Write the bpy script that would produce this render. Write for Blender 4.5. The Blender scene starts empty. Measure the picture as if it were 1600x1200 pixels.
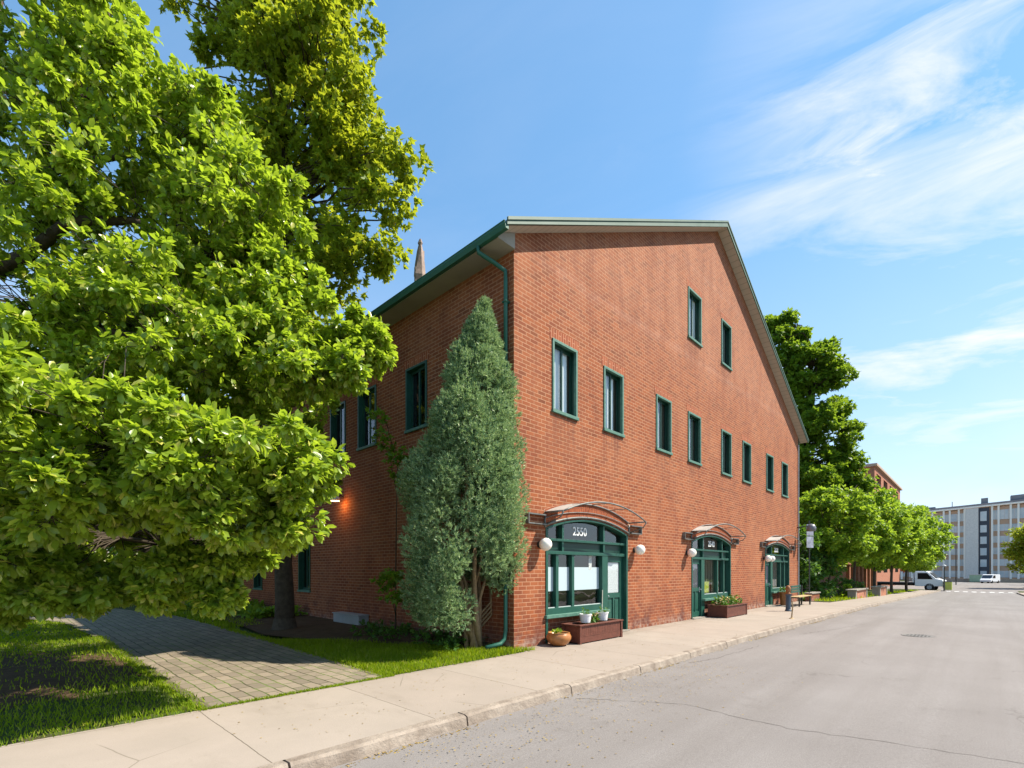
import bpy, bmesh, math, random
import numpy as np
from mathutils import Vector, geometry
R=math.radians
rnd=random.Random(7); NR=np.random.default_rng(11)
S=bpy.context.scene; COL=S.collection

# ---------------------------------------------------------------- camera, light, exposure
CAMP=np.array([-7.56,-7.188,1.70])                 # street-side view of the gable corner
FW=np.array([.722,.692]); RT=np.array([.692,-.722])
cam=bpy.data.objects.new('camera',bpy.data.cameras.new('camera')); COL.objects.link(cam)
cam.location=CAMP; cam.rotation_euler=(R(90),0,math.atan2(.692,.722)-R(90))
cam.data.sensor_width=36; cam.data.lens=36*767/1600; cam.data.shift_y=.18125
cam.data.clip_start=.05; cam.data.clip_end=4000
S.camera=cam
SUN_EL=R(50); SUN_AZ=math.atan2(-.70,.714)         # azimuth of the sun measured from +X
sd=Vector((math.cos(SUN_AZ)*math.cos(SUN_EL),math.sin(SUN_AZ)*math.cos(SUN_EL),math.sin(SUN_EL)))
sun=bpy.data.objects.new('sun',bpy.data.lights.new('sun','SUN')); COL.objects.link(sun)
sun.data.energy=5.0; sun.data.angle=R(.6); sun.data.color=(1,.92,.77)
sun.rotation_euler=sd.to_track_quat('Z','Y').to_euler()
W=bpy.data.worlds.new('World'); S.world=W; W.use_nodes=True
S.view_settings.view_transform='Standard'; S.view_settings.look='None'
S.view_settings.exposure=.95; S.view_settings.gamma=1

class NT:                                            # tiny node helper
    def __init__(s,t): s.t=t
    def n(s,ty,ins=None,**kw):
        x=s.t.nodes.new(ty)
        for k,v in kw.items(): setattr(x,k,v)
        if ins:
            for k,v in ins.items(): s.put(x.inputs[k],v)
        return x
    def put(s,i,v):
        if hasattr(v,'links') and hasattr(v,'is_output'): s.t.links.new(v,i)
        elif isinstance(v,bpy.types.Node): s.t.links.new(v.outputs[0],i)
        else:
            if isinstance(v,(tuple,list)) and len(v)==3 and i.type=='RGBA': v=(*v,1)
            i.default_value=v
    def m(s,op,a,b=0.,c=None,cl=False):
        x=s.t.nodes.new('ShaderNodeMath'); x.operation=op; x.use_clamp=cl
        s.put(x.inputs[0],a); s.put(x.inputs[1],b)
        if c is not None: s.put(x.inputs[2],c)
        return x.outputs[0]
    def mix(s,f,a,b,bt='MIX'):
        x=s.t.nodes.new('ShaderNodeMix'); x.data_type='RGBA'; x.blend_type=bt
        s.put(x.inputs[0],f); s.put(x.inputs[6],a); s.put(x.inputs[7],b); return x.outputs[2]
    def ramp(s,f,st,interp='LINEAR'):
        x=s.t.nodes.new('ShaderNodeValToRGB'); s.put(x.inputs[0],f); e=x.color_ramp.elements
        x.color_ramp.interpolation=interp
        while len(e)<len(st): e.new(.5)
        for k,(p,c) in enumerate(st):
            e[k].position=p; e[k].color=(c,c,c,1) if not isinstance(c,(tuple,list)) else (*c,1)
        return x.outputs[0]
    def noise(s,v,sc,det=4,rough=.55,dist=0.):
        return s.n('ShaderNodeTexNoise',{'Vector':v,'Scale':sc,'Detail':det,'Roughness':rough,'Distortion':dist}).outputs[0]
    def map(s,v,sc=(1,1,1),loc=(0,0,0),rot=(0,0,0)):
        x=s.n('ShaderNodeMapping',{'Vector':v,'Scale':sc,'Location':loc,'Rotation':rot}); return x.outputs[0]

CROT,CLOC,CL2=70,(8,1.7,0),12
def world():
    t=NT(W.node_tree); W.node_tree.nodes.clear()
    sky=t.n('ShaderNodeTexSky'); sky.sky_type='NISHITA'; sky.sun_disc=False
    sky.sun_elevation=SUN_EL; sky.sun_rotation=math.atan2(sd.x,sd.y)
    sky.altitude=0; sky.air_density=1.0; sky.dust_density=.3; sky.ozone_density=1.0
    g=t.n('ShaderNodeTexCoord').outputs['Generated']
    sp=t.n('ShaderNodeSeparateXYZ',{0:g})
    zz=t.m('MAXIMUM',t.m('ADD',sp.outputs[2],.12),.04)
    u=t.m('DIVIDE',sp.outputs[0],zz); v=t.m('DIVIDE',sp.outputs[1],zz)
    c=t.n('ShaderNodeCombineXYZ',{0:u,1:v,2:0.}).outputs[0]
    a=t.map(t.map(c,rot=(0,0,R(CROT))),sc=(.55,1.25,1),loc=CLOC)
    n1=t.noise(a,1.7,10,.60,.6); n2=t.noise(t.map(c,sc=(.5,.6,1),loc=(CL2,2,0)),1.1,3,.5,.3)
    n=t.m('MULTIPLY',t.ramp(n1,[(.43,0),(.62,1)]),t.ramp(n2,[(.33,.0),(.52,1)]))
    # thin cloud lies down the street, the sky over the building is clear
    dt=t.n('ShaderNodeVectorMath',{0:g,1:(.86,-.10,.50)},operation='DOT_PRODUCT').outputs[1]
    side=t.ramp(dt,[(.885,.06),(.975,1)])
    n3=t.m('MULTIPLY',t.ramp(t.noise(t.map(t.map(c,rot=(0,0,R(64))),sc=(1.0,1.9,1),loc=(2,5,0)),2.1,9,.62,1.1),[(.50,0),(.68,1)]),t.ramp(t.noise(c,1.4,2),[(.42,0),(.6,.9)]))
    n=t.m('MULTIPLY',t.m('MAXIMUM',n,n3),side)
    low=t.ramp(sp.outputs[2],[(.0,1),(.10,1),(.30,.42),(.55,0)])
    veil=t.m('MULTIPLY',t.ramp(t.noise(t.map(c,sc=(.12,.5,1)),1.2,6,.6,.5),[(.30,.45),(.62,1)]),low)
    cum=t.m('MULTIPLY',t.ramp(t.noise(t.map(g,sc=(1,1,2.6)),9,6,.6),[(.47,0),(.56,1)]),t.ramp(sp.outputs[2],[(.05,1),(.14,0)]))
    f=t.m('MAXIMUM',t.m('MAXIMUM',t.m('MULTIPLY',n,.88),t.m('MULTIPLY',veil,.8)),t.m('MULTIPLY',cum,.85))
    blue=t.mix(1.,t.n('ShaderNodeGamma',{0:sky.outputs[0],1:.62}).outputs[0],(.90,1.42,1.80),'MULTIPLY')
    col=t.mix(f,blue,(4.6,4.65,5.1))
    bg=t.n('ShaderNodeBackground',{'Color':col,'Strength':.122})
    o=t.n('ShaderNodeOutputWorld'); W.node_tree.links.new(bg.outputs[0],o.inputs[0])
world()

# ---------------------------------------------------------------- materials
MATS={}
def mat(name,col,rough=.7,spec=.3,metal=0.,var=.12,vsc=4.,bump=0.,bsc=30.,col2=None):
    if name in MATS: return MATS[name]
    m=bpy.data.materials.new(name); m.use_nodes=True; nt=m.node_tree; nt.nodes.clear(); t=NT(nt)
    g=t.n('ShaderNodeTexCoord').outputs['Object']
    n=t.noise(g,vsc,5,.6)
    c2=col2 or tuple(c*.62 for c in col)
    f=t.ramp(n,[(.35,0),(.7,1)])
    c=t.mix(t.m('MULTIPLY',f,min(1,var*4)),col,c2)
    b=t.n('ShaderNodeBsdfPrincipled',{'Base Color':c,'Roughness':rough,'Metallic':metal,'Specular IOR Level':spec})
    if bump:
        bp=t.n('ShaderNodeBump',{'Height':t.noise(g,bsc,5,.65),'Strength':bump,'Distance':.02}); t.put(b.inputs['Normal'],bp)
    o=t.n('ShaderNodeOutputMaterial'); nt.links.new(b.outputs[0],o.inputs[0])
    MATS[name]=m; return m
def newmat(name):
    m=bpy.data.materials.new(name); m.use_nodes=True; m.node_tree.nodes.clear(); MATS[name]=m
    return m,NT(m.node_tree)
def finish(m,t,sh):
    o=t.n('ShaderNodeOutputMaterial'); m.node_tree.links.new(sh.outputs[0],o.inputs[0]); return m

def brick_mat(name,c1,c2,mortar,w=.26,h=.0895,ms=.008,soldier=False,weather=True,sc=1.):
    m,t=newmat(name)
    g=t.n('ShaderNodeTexCoord').outputs['Object']; s=t.n('ShaderNodeSeparateXYZ',{0:g})
    u=t.m('ADD',s.outputs[0],s.outputs[1]); z=s.outputs[2]
    wob=t.m('MULTIPLY',t.m('SUBTRACT',t.noise(g,1.1,2),.5),.012); z2=t.m('ADD',z,wob)
    v=t.n('ShaderNodeCombineXYZ',{0:z2 if soldier else u,1:u if soldier else z2,2:0.}).outputs[0]
    def bt(v_,c1_,c2_,mo):
        b=t.n('ShaderNodeTexBrick',{'Vector':v_,'Color1':c1_,'Color2':c2_,'Mortar':mo,'Scale':1.,'Mortar Size':ms,'Mortar Smooth':.25,'Bias':-.15,'Brick Width':w,'Row Height':h})
        b.offset=.5; b.squash=1; return b
    b=bt(v,c1,c2,mortar)
    # a second, unrelated value per brick
    b2=bt(v,(0,0,0),(1,1,1),(.5,.5,.5)); b2.inputs['Bias'].default_value=.1
    vc=t.n('ShaderNodeVectorMath',{0:v,1:(w*7,h*12,0)},operation='ADD').outputs[0]
    b3=bt(vc,(0,0,0),(1,1,1),(.5,.5,.5))
    col=b.outputs[0]
    dark=t.m('MULTIPLY',t.ramp(b3.outputs[0],[(.62,0),(.97,1)]),t.m('SUBTRACT',1.,b.outputs[1]))
    col=t.mix(t.m('MULTIPLY',dark,.85),col,(c1[0]*.42,c1[1]*.45,c1[2]*.5))
    lt=t.m('MULTIPLY',t.ramp(b2.outputs[0],[(.0,1),(.22,0)]),t.m('SUBTRACT',1.,b.outputs[1]))
    col=t.mix(t.m('MULTIPLY',lt,.4),col,(c2[0]*1.25,c2[1]*1.5,c2[2]*1.6))
    fine=t.noise(g,60,3,.7); col=t.mix(t.m('MULTIPLY',t.ramp(fine,[(.3,1),(.7,0)]),.22),col,(.12,.035,.02))
    if weather:
        big=t.noise(g,.55,5,.6)
        col=t.mix(t.m('MULTIPLY',t.ramp(big,[(.45,0),(.75,1)]),.22),col,(.50,.24,.13))
        # efflorescence courses: at the eaves line and higher up the gable, fainter wash above
        zc=t.m('ADD',z,t.m('MULTIPLY',u,-.035)); zn=t.m('ADD',zc,t.m('MULTIPLY',t.noise(g,.8,3),.5))
        band=t.ramp(t.m('DIVIDE',zn,16.),[(.535,0),(.556,1),(.566,.3),(.58,0)])
        band2=t.ramp(t.m('DIVIDE',zn,16.),[(.735,0),(.75,.6),(.765,0)])
        wash=t.ramp(t.m('DIVIDE',z,16.),[(.45,0),(.60,.36),(1,.30)])
        streak=t.ramp(t.noise(t.map(g,sc=(1.2,1.2,.12)),1.6,5,.65),[(.35,.35),(.7,1)])
        e=t.m('MAXIMUM',t.m('MAXIMUM',t.m('MULTIPLY',band,.7),band2),wash)
        col=t.mix(t.m('MULTIPLY',t.m('MULTIPLY',e,streak),.55),col,(.52,.29,.21))
        # darker, redder, repaired bricks near the pavement and blotches of soot
        basew=t.m('MULTIPLY',t.ramp(t.m('ADD',t.m('DIVIDE',z,4.),t.m('MULTIPLY',t.noise(g,1.3,4),.25)),[(.16,1),(.42,0)]),t.ramp(t.noise(g,2.3,6,.7),[(.40,0),(.62,1)]))
        col=t.mix(t.m('MULTIPLY',basew,.85),col,(.10,.035,.03))
        lime=t.m('MULTIPLY',t.ramp(z,[(.10,1),(.30,0)]),t.ramp(t.noise(g,5,5,.7),[(.45,0),(.6,1)]))
        col=t.mix(t.m('MULTIPLY',lime,.5),col,(.42,.33,.27))
        col=t.mix(t.m('MULTIPLY',t.ramp(t.noise(t.map(g,sc=(.8,.8,.25)),2.4,5,.6),[(.47,0),(.72,1)]),.45),col,(.17,.045,.025))
    if weather:                       # run-off stains hanging from the sills
        sn=t.noise(t.map(g,sc=(9,9,.5)),1.3,4,.6); acc=None
        for uc,zs_ in [(1.76,5.35),(3.9,5.35),(6.78,5.35),(9.05,5.35),(11.96,5.35),(14.25,5.35),(17.36,5.35),(19.76,5.35),(9.07,9.55),(11.96,9.55)]:
            a_=t.ramp(t.m('ABSOLUTE',t.m('SUBTRACT',u,uc)),[(.42,1),(.58,0)])
            dz=t.m('SUBTRACT',zs_,z); b_=t.ramp(dz,[(-.0,0),(.02,1),(1.0,0)])
            q=t.m('MULTIPLY',a_,b_); acc=q if acc is None else t.m('MAXIMUM',acc,q)
        on=t.m('LESS_THAN',t.m('ABSOLUTE',s.outputs[1]),.1)
        col=t.mix(t.m('MULTIPLY',t.m('MULTIPLY',acc,on),t.m('MULTIPLY',t.ramp(sn,[(.40,0),(.62,1)]),.6)),col,(.13,.045,.03))
    hgt=t.m('ADD',t.m('MULTIPLY',t.m('SUBTRACT',1.,b.outputs[1]),1.),t.m('MULTIPLY',fine,.35))
    bp=t.n('ShaderNodeBump',{'Height':hgt,'Strength':.55,'Distance':.009})
    p=t.n('ShaderNodeBsdfPrincipled',{'Base Color':col,'Roughness':.86,'Specular IOR Level':.22,'Normal':bp})
    return finish(m,t,p)
BRICK=brick_mat('red_brick',(.32,.091,.031),(.20,.050,.021),(.49,.265,.155),ms=.0085)
SOLD=brick_mat('soldier_brick',(.34,.090,.036),(.25,.058,.025),(.56,.29,.17),w=.24,soldier=True,weather=False)
BRICK2=brick_mat('far_brick',(.42,.16,.09),(.34,.12,.065),(.5,.33,.25),weather=False)

def leaf_mat(name,a,b,tr,trf=.45,rough=.45,spec=.25,tip=None):
    m,t=newmat(name)
    r=t.n('ShaderNodeNewGeometry').outputs['Random Per Island']
    g=t.n('ShaderNodeTexCoord').outputs['Object']
    f=t.m('ADD',t.m('MULTIPLY',r,.65),t.m('MULTIPLY',t.ramp(t.noise(g,1.1,3),[(.35,0),(.65,1)]),.35))
    col=t.mix(f,a,b)
    if tip: col=t.mix(t.ramp(r,[(.86,0),(.97,1)]),col,tip)
    p=t.n('ShaderNodeBsdfPrincipled',{'Base Color':col,'Roughness':rough,'Specular IOR Level':spec})
    tl=t.n('ShaderNodeBsdfTranslucent',{'Color':t.mix(f,tuple(x*.75 for x in tr),tr)})
    return finish(m,t,t.n('ShaderNodeMixShader',{0:trf,1:p,2:tl}))
MAG=leaf_mat('broad_leaf',(.11,.215,.02),(.37,.45,.052),(.50,.67,.035),.47,.32,.55,tip=(.66,.60,.14))
MAP=leaf_mat('maple_leaf',(.085,.19,.015),(.29,.36,.024),(.56,.62,.03),.46,.5,.25,tip=(.36,.31,.04))
MAPD=leaf_mat('dark_maple_leaf',(.05,.14,.016),(.17,.29,.022),(.36,.52,.03),.42)
JUN=leaf_mat('juniper_leaf',(.07,.19,.095),(.36,.48,.22),(.42,.57,.22),.28,.45,.4,tip=(.64,.72,.36))
BRT=leaf_mat('bright_leaf',(.09,.20,.018),(.22,.36,.03),(.45,.62,.04),.46)
SHR=leaf_mat('shrub_leaf',(.03,.09,.02),(.09,.20,.03),(.18,.34,.03),.35)
GRS=leaf_mat('grass_blade',(.09,.17,.008),(.24,.33,.010),(.45,.58,.008),.42,.6,.15,tip=(.38,.34,.09))
LIT=leaf_mat('leaf_litter',(.25,.16,.06),(.40,.30,.10),(.3,.2,.05),.15)

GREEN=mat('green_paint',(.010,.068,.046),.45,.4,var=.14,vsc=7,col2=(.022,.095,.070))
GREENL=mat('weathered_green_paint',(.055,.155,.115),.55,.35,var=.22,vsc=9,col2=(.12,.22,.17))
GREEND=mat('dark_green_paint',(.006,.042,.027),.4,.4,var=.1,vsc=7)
FASC=mat('fascia_metal',(.065,.12,.09),.55,.3,var=.25,vsc=2,col2=(.10,.15,.12))
GUT=mat('gutter_paint',(.020,.105,.075),.5,.35,var=.2,vsc=3,col2=(.035,.13,.09))
DKM=mat('dark_metal',(.045,.05,.045),.45,.4,metal=.3)
STEEL=mat('canopy_steel',(.19,.195,.185),.5,.5,metal=.3,var=.2,vsc=9,col2=(.09,.09,.08))
GREYM=mat('grey_metal',(.36,.38,.40),.45,.4,var=.1,vsc=5)
WHITE=mat('white_plastic',(.80,.80,.80),.4,.4,var=.04)
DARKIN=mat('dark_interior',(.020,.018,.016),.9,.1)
CURT=mat('curtain',(.86,.88,.92),.9,.1,var=.06)
BROWNC=mat('brown_curtain',(.10,.065,.045),.9,.1)
TERRA=mat('glazed_terracotta',(.42,.17,.05),.28,.5,var=.2,vsc=8,bump=.1)
WOODD=mat('stained_wood',(.14,.045,.028),.6,.35,var=.22,vsc=9,bump=.3,bsc=22)
WOODL=mat('bare_wood',(.46,.33,.18),.7,.2,var=.2,vsc=20)
BARK=mat('bark',(.10,.080,.060),.92,.12,var=.25,vsc=9,bump=.9,bsc=18)
BARKJ=mat('juniper_bark',(.30,.21,.12),.85,.15,var=.25,vsc=14,bump=.8,bsc=30)
ROOF=mat('roof_sheet',(.16,.19,.17),.6,.3)
SPIRE=mat('weathered_timber',(.36,.27,.23),.85,.15,var=.25,vsc=5,bump=.5,bsc=14)
STONE=mat('cast_stone',(.30,.27,.23),.85,.2,var=.15,vsc=3,bump=.3,bsc=30)
BLACK=mat('black_rubber',(.02,.02,.02),.7,.2)
TRUCKW=mat('white_car_paint',(.80,.81,.82),.25,.5,var=.03)
BLUEG=mat('blue_grey_paint',(.055,.085,.12),.5,.35,var=.15)
SOIL=mat('soil',(.105,.068,.040),.95,.1,var=.25,vsc=5,bump=1.,bsc=14)

def soffit_mat():
    m,t=newmat('soffit_boards'); g=t.n('ShaderNodeTexCoord').outputs['Object']; s=t.n('ShaderNodeSeparateXYZ',{0:g})
    fr=t.m('FRACT',t.m('MULTIPLY',s.outputs[0],4.2)); ln=t.ramp(fr,[(.0,1),(.10,0),(.94,0),(1,1)])
    col=t.mix(t.m('MULTIPLY',ln,.55),t.mix(t.noise(g,2,3),(.52,.46,.40),(.42,.38,.33)),(.12,.10,.08))
    return finish(m,t,t.n('ShaderNodeBsdfPrincipled',{'Base Color':col,'Roughness':.7}))
SOFF=soffit_mat()
def glass_mat(name,tint=(.86,.90,.89),bend=.0):
    m,t=newmat(name)
    ge=t.n('ShaderNodeNewGeometry'); dt=t.m('ABSOLUTE',t.n('ShaderNodeVectorMath',{0:ge.outputs['Normal'],1:ge.outputs['Incoming']},operation='DOT_PRODUCT').outputs[1])
    fr=t.m('ADD',t.m('MULTIPLY',t.m('POWER',t.m('SUBTRACT',1.,dt),5.),.92),.08)
    g=t.n('ShaderNodeTexCoord').outputs['Object']
    bp=t.n('ShaderNodeBump',{'Height':t.noise(g,1.7,2),'Strength':.04,'Distance':.1})
    gl=t.n('ShaderNodeBsdfGlossy',{'Color':(1,1,1),'Roughness':.015,'Normal':bp}); tr=t.n('ShaderNodeBsdfTransparent',{'Color':tint})
    return finish(m,t,t.n('ShaderNodeMixShader',{0:t.m('MULTIPLY',fr,1.3,cl=True),1:tr,2:gl}))
GLASS=glass_mat('window_glass')
def frost():
    m,t=newmat('frosted_film')
    return finish(m,t,t.n('ShaderNodeBsdfPrincipled',{'Base Color':(.44,.53,.56),'Roughness':.35,'Specular IOR Level':.5}))
FROST=frost()
def globe():
    m,t=newmat('opal_glass')
    return finish(m,t,t.n('ShaderNodeBsdfPrincipled',{'Base Color':(.88,.84,.76),'Roughness':.3,'Subsurface Weight':.3,'Subsurface Radius':(.1,.08,.05),'Subsurface Scale':.3}))
OPAL=globe()

def asphalt():
    m,t=newmat('asphalt'); g=t.n('ShaderNodeTexCoord').outputs['Object']
    col=t.mix(t.ramp(t.noise(g,.35,6,.6),[(.3,0),(.7,1)]),(.205,.186,.180),(.262,.241,.234))
    ln=t.m('MULTIPLY',t.ramp(t.noise(t.map(g,sc=(.06,1.3,1)),1.0,4,.6,.2),[(.4,0),(.65,1)]),.45)
    col=t.mix(ln,col,(.165,.145,.135))
    st=t.m('MULTIPLY',t.ramp(t.noise(g,1.7,6,.7),[(.60,0),(.72,1)]),.35); col=t.mix(st,col,(.13,.115,.105))
    col=t.mix(t.m('MULTIPLY',t.ramp(t.noise(g,75,3,.85),[(.35,1),(.60,0)]),.5),col,(.10,.09,.083))
    col=t.mix(t.m('MULTIPLY',t.ramp(t.noise(g,210,1,.5),[(.62,0),(.72,1)]),.4),col,(.5,.47,.44))
    vo=t.n('ShaderNodeTexVoronoi',{'Vector':t.n('ShaderNodeVectorMath',{0:g,1:t.n('ShaderNodeTexNoise',{'Vector':g,'Scale':1.2,'Detail':5.}).outputs[1]},operation='ADD').outputs[0],'Scale':.28},feature='DISTANCE_TO_EDGE').outputs[0]
    cr=t.m('MULTIPLY',t.ramp(vo,[(.0,1),(.004,0)]),t.ramp(t.noise(g,.5,2),[(.5,0),(.65,.45)]))
    col=t.mix(cr,col,(.08,.07,.06))
    bp=t.n('ShaderNodeBump',{'Height':t.noise(g,150,3,.8),'Strength':.35,'Distance':.006})
    return finish(m,t,t.n('ShaderNodeBsdfPrincipled',{'Base Color':col,'Roughness':.88,'Specular IOR Level':.2,'Normal':bp}))
ASPH=asphalt()
def concrete():
    m,t=newmat('pavement_concrete'); g=t.n('ShaderNodeTexCoord').outputs['Object']
    gg=t.n('ShaderNodeVectorMath',{0:g,1:t.n('ShaderNodeVectorMath',{0:t.n('ShaderNodeTexNoise',{'Vector':g,'Scale':3.,'Detail':3.}).outputs[1],'Scale':.03},operation='SCALE').outputs[0]},operation='ADD').outputs[0]
    b=t.n('ShaderNodeTexBrick',{'Vector':t.map(gg,loc=(.55,.40,0)),'Scale':1.,'Mortar Size':.006,'Mortar Smooth':.3,'Brick Width':1.78,'Row Height':2.6,'Color1':(.322,.267,.226),'Color2':(.35,.295,.25),'Mortar':(.10,.08,.055)}); b.offset=0
    col=t.mix(t.m('MULTIPLY',t.ramp(t.noise(g,.9,6,.65),[(.35,0),(.7,1)]),.5),b.outputs[0],(.25,.215,.18))
    col=t.mix(t.m('MULTIPLY',t.ramp(t.noise(g,90,2,.8),[(.32,1),(.55,0)]),.3),col,(.2,.17,.14))
    vo=t.n('ShaderNodeTexVoronoi',{'Vector':gg,'Scale':.42},feature='DISTANCE_TO_EDGE').outputs[0]
    cr=t.m('MULTIPLY',t.ramp(vo,[(0,1),(.004,0)]),t.ramp(t.noise(g,.7,2),[(.5,0),(.6,.7)]))
    col=t.mix(cr,col,(.12,.10,.07))
    sp=t.m('MULTIPLY',t.ramp(t.noise(g,14,3,.7),[(.62,0),(.70,1)]),.25); col=t.mix(sp,col,(.24,.21,.17))
    yy=t.n('ShaderNodeSeparateXYZ',{0:g}).outputs[1]
    wl=t.m('MULTIPLY',t.ramp(t.m('ADD',yy,1.),[(.30,0),(.98,1)]),t.ramp(t.noise(g,2.6,6,.7),[(.38,0),(.62,1)])); col=t.mix(t.m('MULTIPLY',wl,.55),col,(.15,.115,.08))
    dr=t.m('MULTIPLY',t.ramp(t.noise(t.map(g,sc=(1,.35,1)),2.2,5,.65),[(.55,0),(.75,1)]),.35); col=t.mix(dr,col,(.20,.165,.13))
    bp=t.n('ShaderNodeBump',{'Height':t.m('ADD',t.noise(g,70,4,.7),t.m('MULTIPLY',b.outputs[1],-2.)),'Strength':.35,'Distance':.006})
    return finish(m,t,t.n('ShaderNodeBsdfPrincipled',{'Base Color':col,'Roughness':.88,'Specular IOR Level':.2,'Normal':bp}))
CONC=concrete()
KERB=mat('kerb_concrete',(.34,.285,.235),.85,.2,var=.25,vsc=3.5,bump=.9,bsc=16,col2=(.19,.15,.12))
def pavers():
    m,t=newmat('path_pavers'); g=t.n('ShaderNodeTexCoord').outputs['Object']
    s=t.n('ShaderNodeSeparateXYZ',{0:g}); v=t.n('ShaderNodeCombineXYZ',{0:s.outputs[1],1:s.outputs[0],2:0.}).outputs[0]
    gg=t.n('ShaderNodeVectorMath',{0:v,1:t.n('ShaderNodeVectorMath',{0:t.n('ShaderNodeTexNoise',{'Vector':v,'Scale':2.5,'Detail':2.}).outputs[1],'Scale':.07},operation='SCALE').outputs[0]},operation='ADD').outputs[0]
    b=t.n('ShaderNodeTexBrick',{'Vector':gg,'Scale':1.,'Mortar Size':.011,'Mortar Smooth':.25,'Brick Width':.36,'Row Height':.185,'Color1':(.27,.22,.165),'Color2':(.18,.148,.11),'Mortar':(.04,.04,.015)})
    moss=t.ramp(t.noise(g,1.3,5,.65),[(.45,0),(.6,1)])
    col=t.mix(t.m('MULTIPLY',b.outputs[1],moss),b.outputs[0],(.10,.17,.02))
    col=t.mix(t.m('MULTIPLY',t.ramp(t.noise(g,3.,6,.7),[(.5,0),(.8,1)]),.5),col,(.16,.14,.10))
    col=t.mix(t.m('MULTIPLY',t.ramp(t.noise(g,80,2,.8),[(.3,1),(.55,0)]),.3),col,(.14,.12,.1))
    bp=t.n('ShaderNodeBump',{'Height':t.m('ADD',t.m('MULTIPLY',t.m('SUBTRACT',1.,b.outputs[1]),1.),t.m('MULTIPLY',t.noise(g,2.2,3),1.2)),'Strength':.6,'Distance':.02})
    return finish(m,t,t.n('ShaderNodeBsdfPrincipled',{'Base Color':col,'Roughness':.85,'Specular IOR Level':.2,'Normal':bp}))
PAVE=pavers()
GROUND=mat('lawn_soil',(.060,.095,.020),.95,.1,var=.25,vsc=1.3,bump=1.,bsc=10,col2=(.075,.06,.035))
PAINT=mat('road_paint',(.74,.73,.70),.7,.3,var=.15,vsc=6)

# ---------------------------------------------------------------- object helpers
def link(o,parent=None):
    COL.objects.link(o)
    if parent is not None: o.parent=parent
    return o
def tag(o,label=None,cat=None,group=None,kind=None):
    for k,v in (('label',label),('category',cat),('group',group),('kind',kind)):
        if v: o[k]=v
    return o
def empty(name,loc=(0,0,0),rz=0,label=None,cat=None,group=None):
    o=bpy.data.objects.new(name,None); o.empty_display_size=.2; o.location=loc; o.rotation_euler=(0,0,rz); link(o)
    return tag(o,label,cat,group)
class MB:
    def __init__(s,f=None): s.bm=bmesh.new(); s.f=f or (lambda u,o,z:(u,o,z))
    def face(s,pts):
        try: return s.bm.faces.new([s.bm.verts.new(s.f(*p)) for p in pts])
        except ValueError: pass
    def box(s,u0,u1,o0,o1,z0,z1):
        v=[s.bm.verts.new(s.f(u,o,z)) for z in (z0,z1) for o in (o0,o1) for u in (u0,u1)]
        for q in ((0,1,3,2),(4,6,7,5),(0,4,5,1),(2,3,7,6),(0,2,6,4),(1,5,7,3)): s.bm.faces.new([v[i] for i in q])
        return s
    def prism(s,poly,o0,o1):               # poly in (u,z), extruded along o
        a=[s.bm.verts.new(s.f(u,o0,z)) for u,z in poly]; b=[s.bm.verts.new(s.f(u,o1,z)) for u,z in poly]
        s.bm.faces.new(a); s.bm.faces.new(b[::-1]); n=len(poly)
        for i in range(n): s.bm.faces.new((a[i],a[(i+1)%n],b[(i+1)%n],b[i]))
        return s
    def tube(s,pts,rad,k=8,cap=True):
        P=[Vector(s.f(*p)) for p in pts]; n=len(P)
        if not hasattr(rad,'__len__'): rad=[rad]*n
        rad=[float(x) for x in rad]
        rings=[]; up=None
        for i in range(n):
            d=(P[min(i+1,n-1)]-P[max(i-1,0)])
            if d.length<1e-9: d=Vector((0,0,1))
            d.normalize()
            if up is None: up=Vector((0,0,1)) if abs(d.z)<.9 else Vector((1,0,0))
            a=d.cross(up); 
            if a.length<1e-6: a=d.orthogonal()
            a.normalize(); b=d.cross(a).normalized(); up=-b if b.dot(up)<0 else b; 
            up=(a.cross(d)).normalized()
            rings.append([s.bm.verts.new(P[i]+rad[i]*(math.cos(2*math.pi*j/k)*a+math.sin(2*math.pi*j/k)*up)) for j in range(k)])
        for i in range(n-1):
            for j in range(k): s.bm.faces.new((rings[i][j],rings[i][(j+1)%k],rings[i+1][(j+1)%k],rings[i+1][j]))
        if cap: s.bm.faces.new(rings[0][::-1]); s.bm.faces.new(rings[-1])
        return s
    def lathe(s,c,prof,k=20):              # prof [(r,z)], closed at both ends when r=0
        rings=[]
        for r,z in prof:
            if r<1e-6: rings.append([s.bm.verts.new((c[0],c[1],c[2]+z))])
            else: rings.append([s.bm.verts.new((c[0]+r*math.cos(2*math.pi*j/k),c[1]+r*math.sin(2*math.pi*j/k),c[2]+z)) for j in range(k)])
        for a,b in zip(rings,rings[1:]):
            for j in range(k):
                f=[a[0] if len(a)==1 else a[j],a[0] if len(a)==1 else a[(j+1)%k],b[0] if len(b)==1 else b[(j+1)%k],b[0] if len(b)==1 else b[j]]
                g=[]; [g.append(x) for x in f if x not in g]
                if len(g)>2: s.bm.faces.new(g)
        return s
    def build(s,name,m,parent=None,smooth=False,bevel=0.,recalc=True):
        if recalc: bmesh.ops.recalc_face_normals(s.bm,faces=s.bm.faces[:])
        me=bpy.data.meshes.new(name); s.bm.to_mesh(me); s.bm.free()
        me.materials.append(m)
        if smooth: me.polygons.foreach_set('use_smooth',[True]*len(me.polygons))
        o=link(bpy.data.objects.new(name,me),parent)
        if bevel:
            b=o.modifiers.new('bevel','BEVEL'); b.width=bevel; b.segments=2; b.limit_method='ANGLE'
        return o
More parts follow.
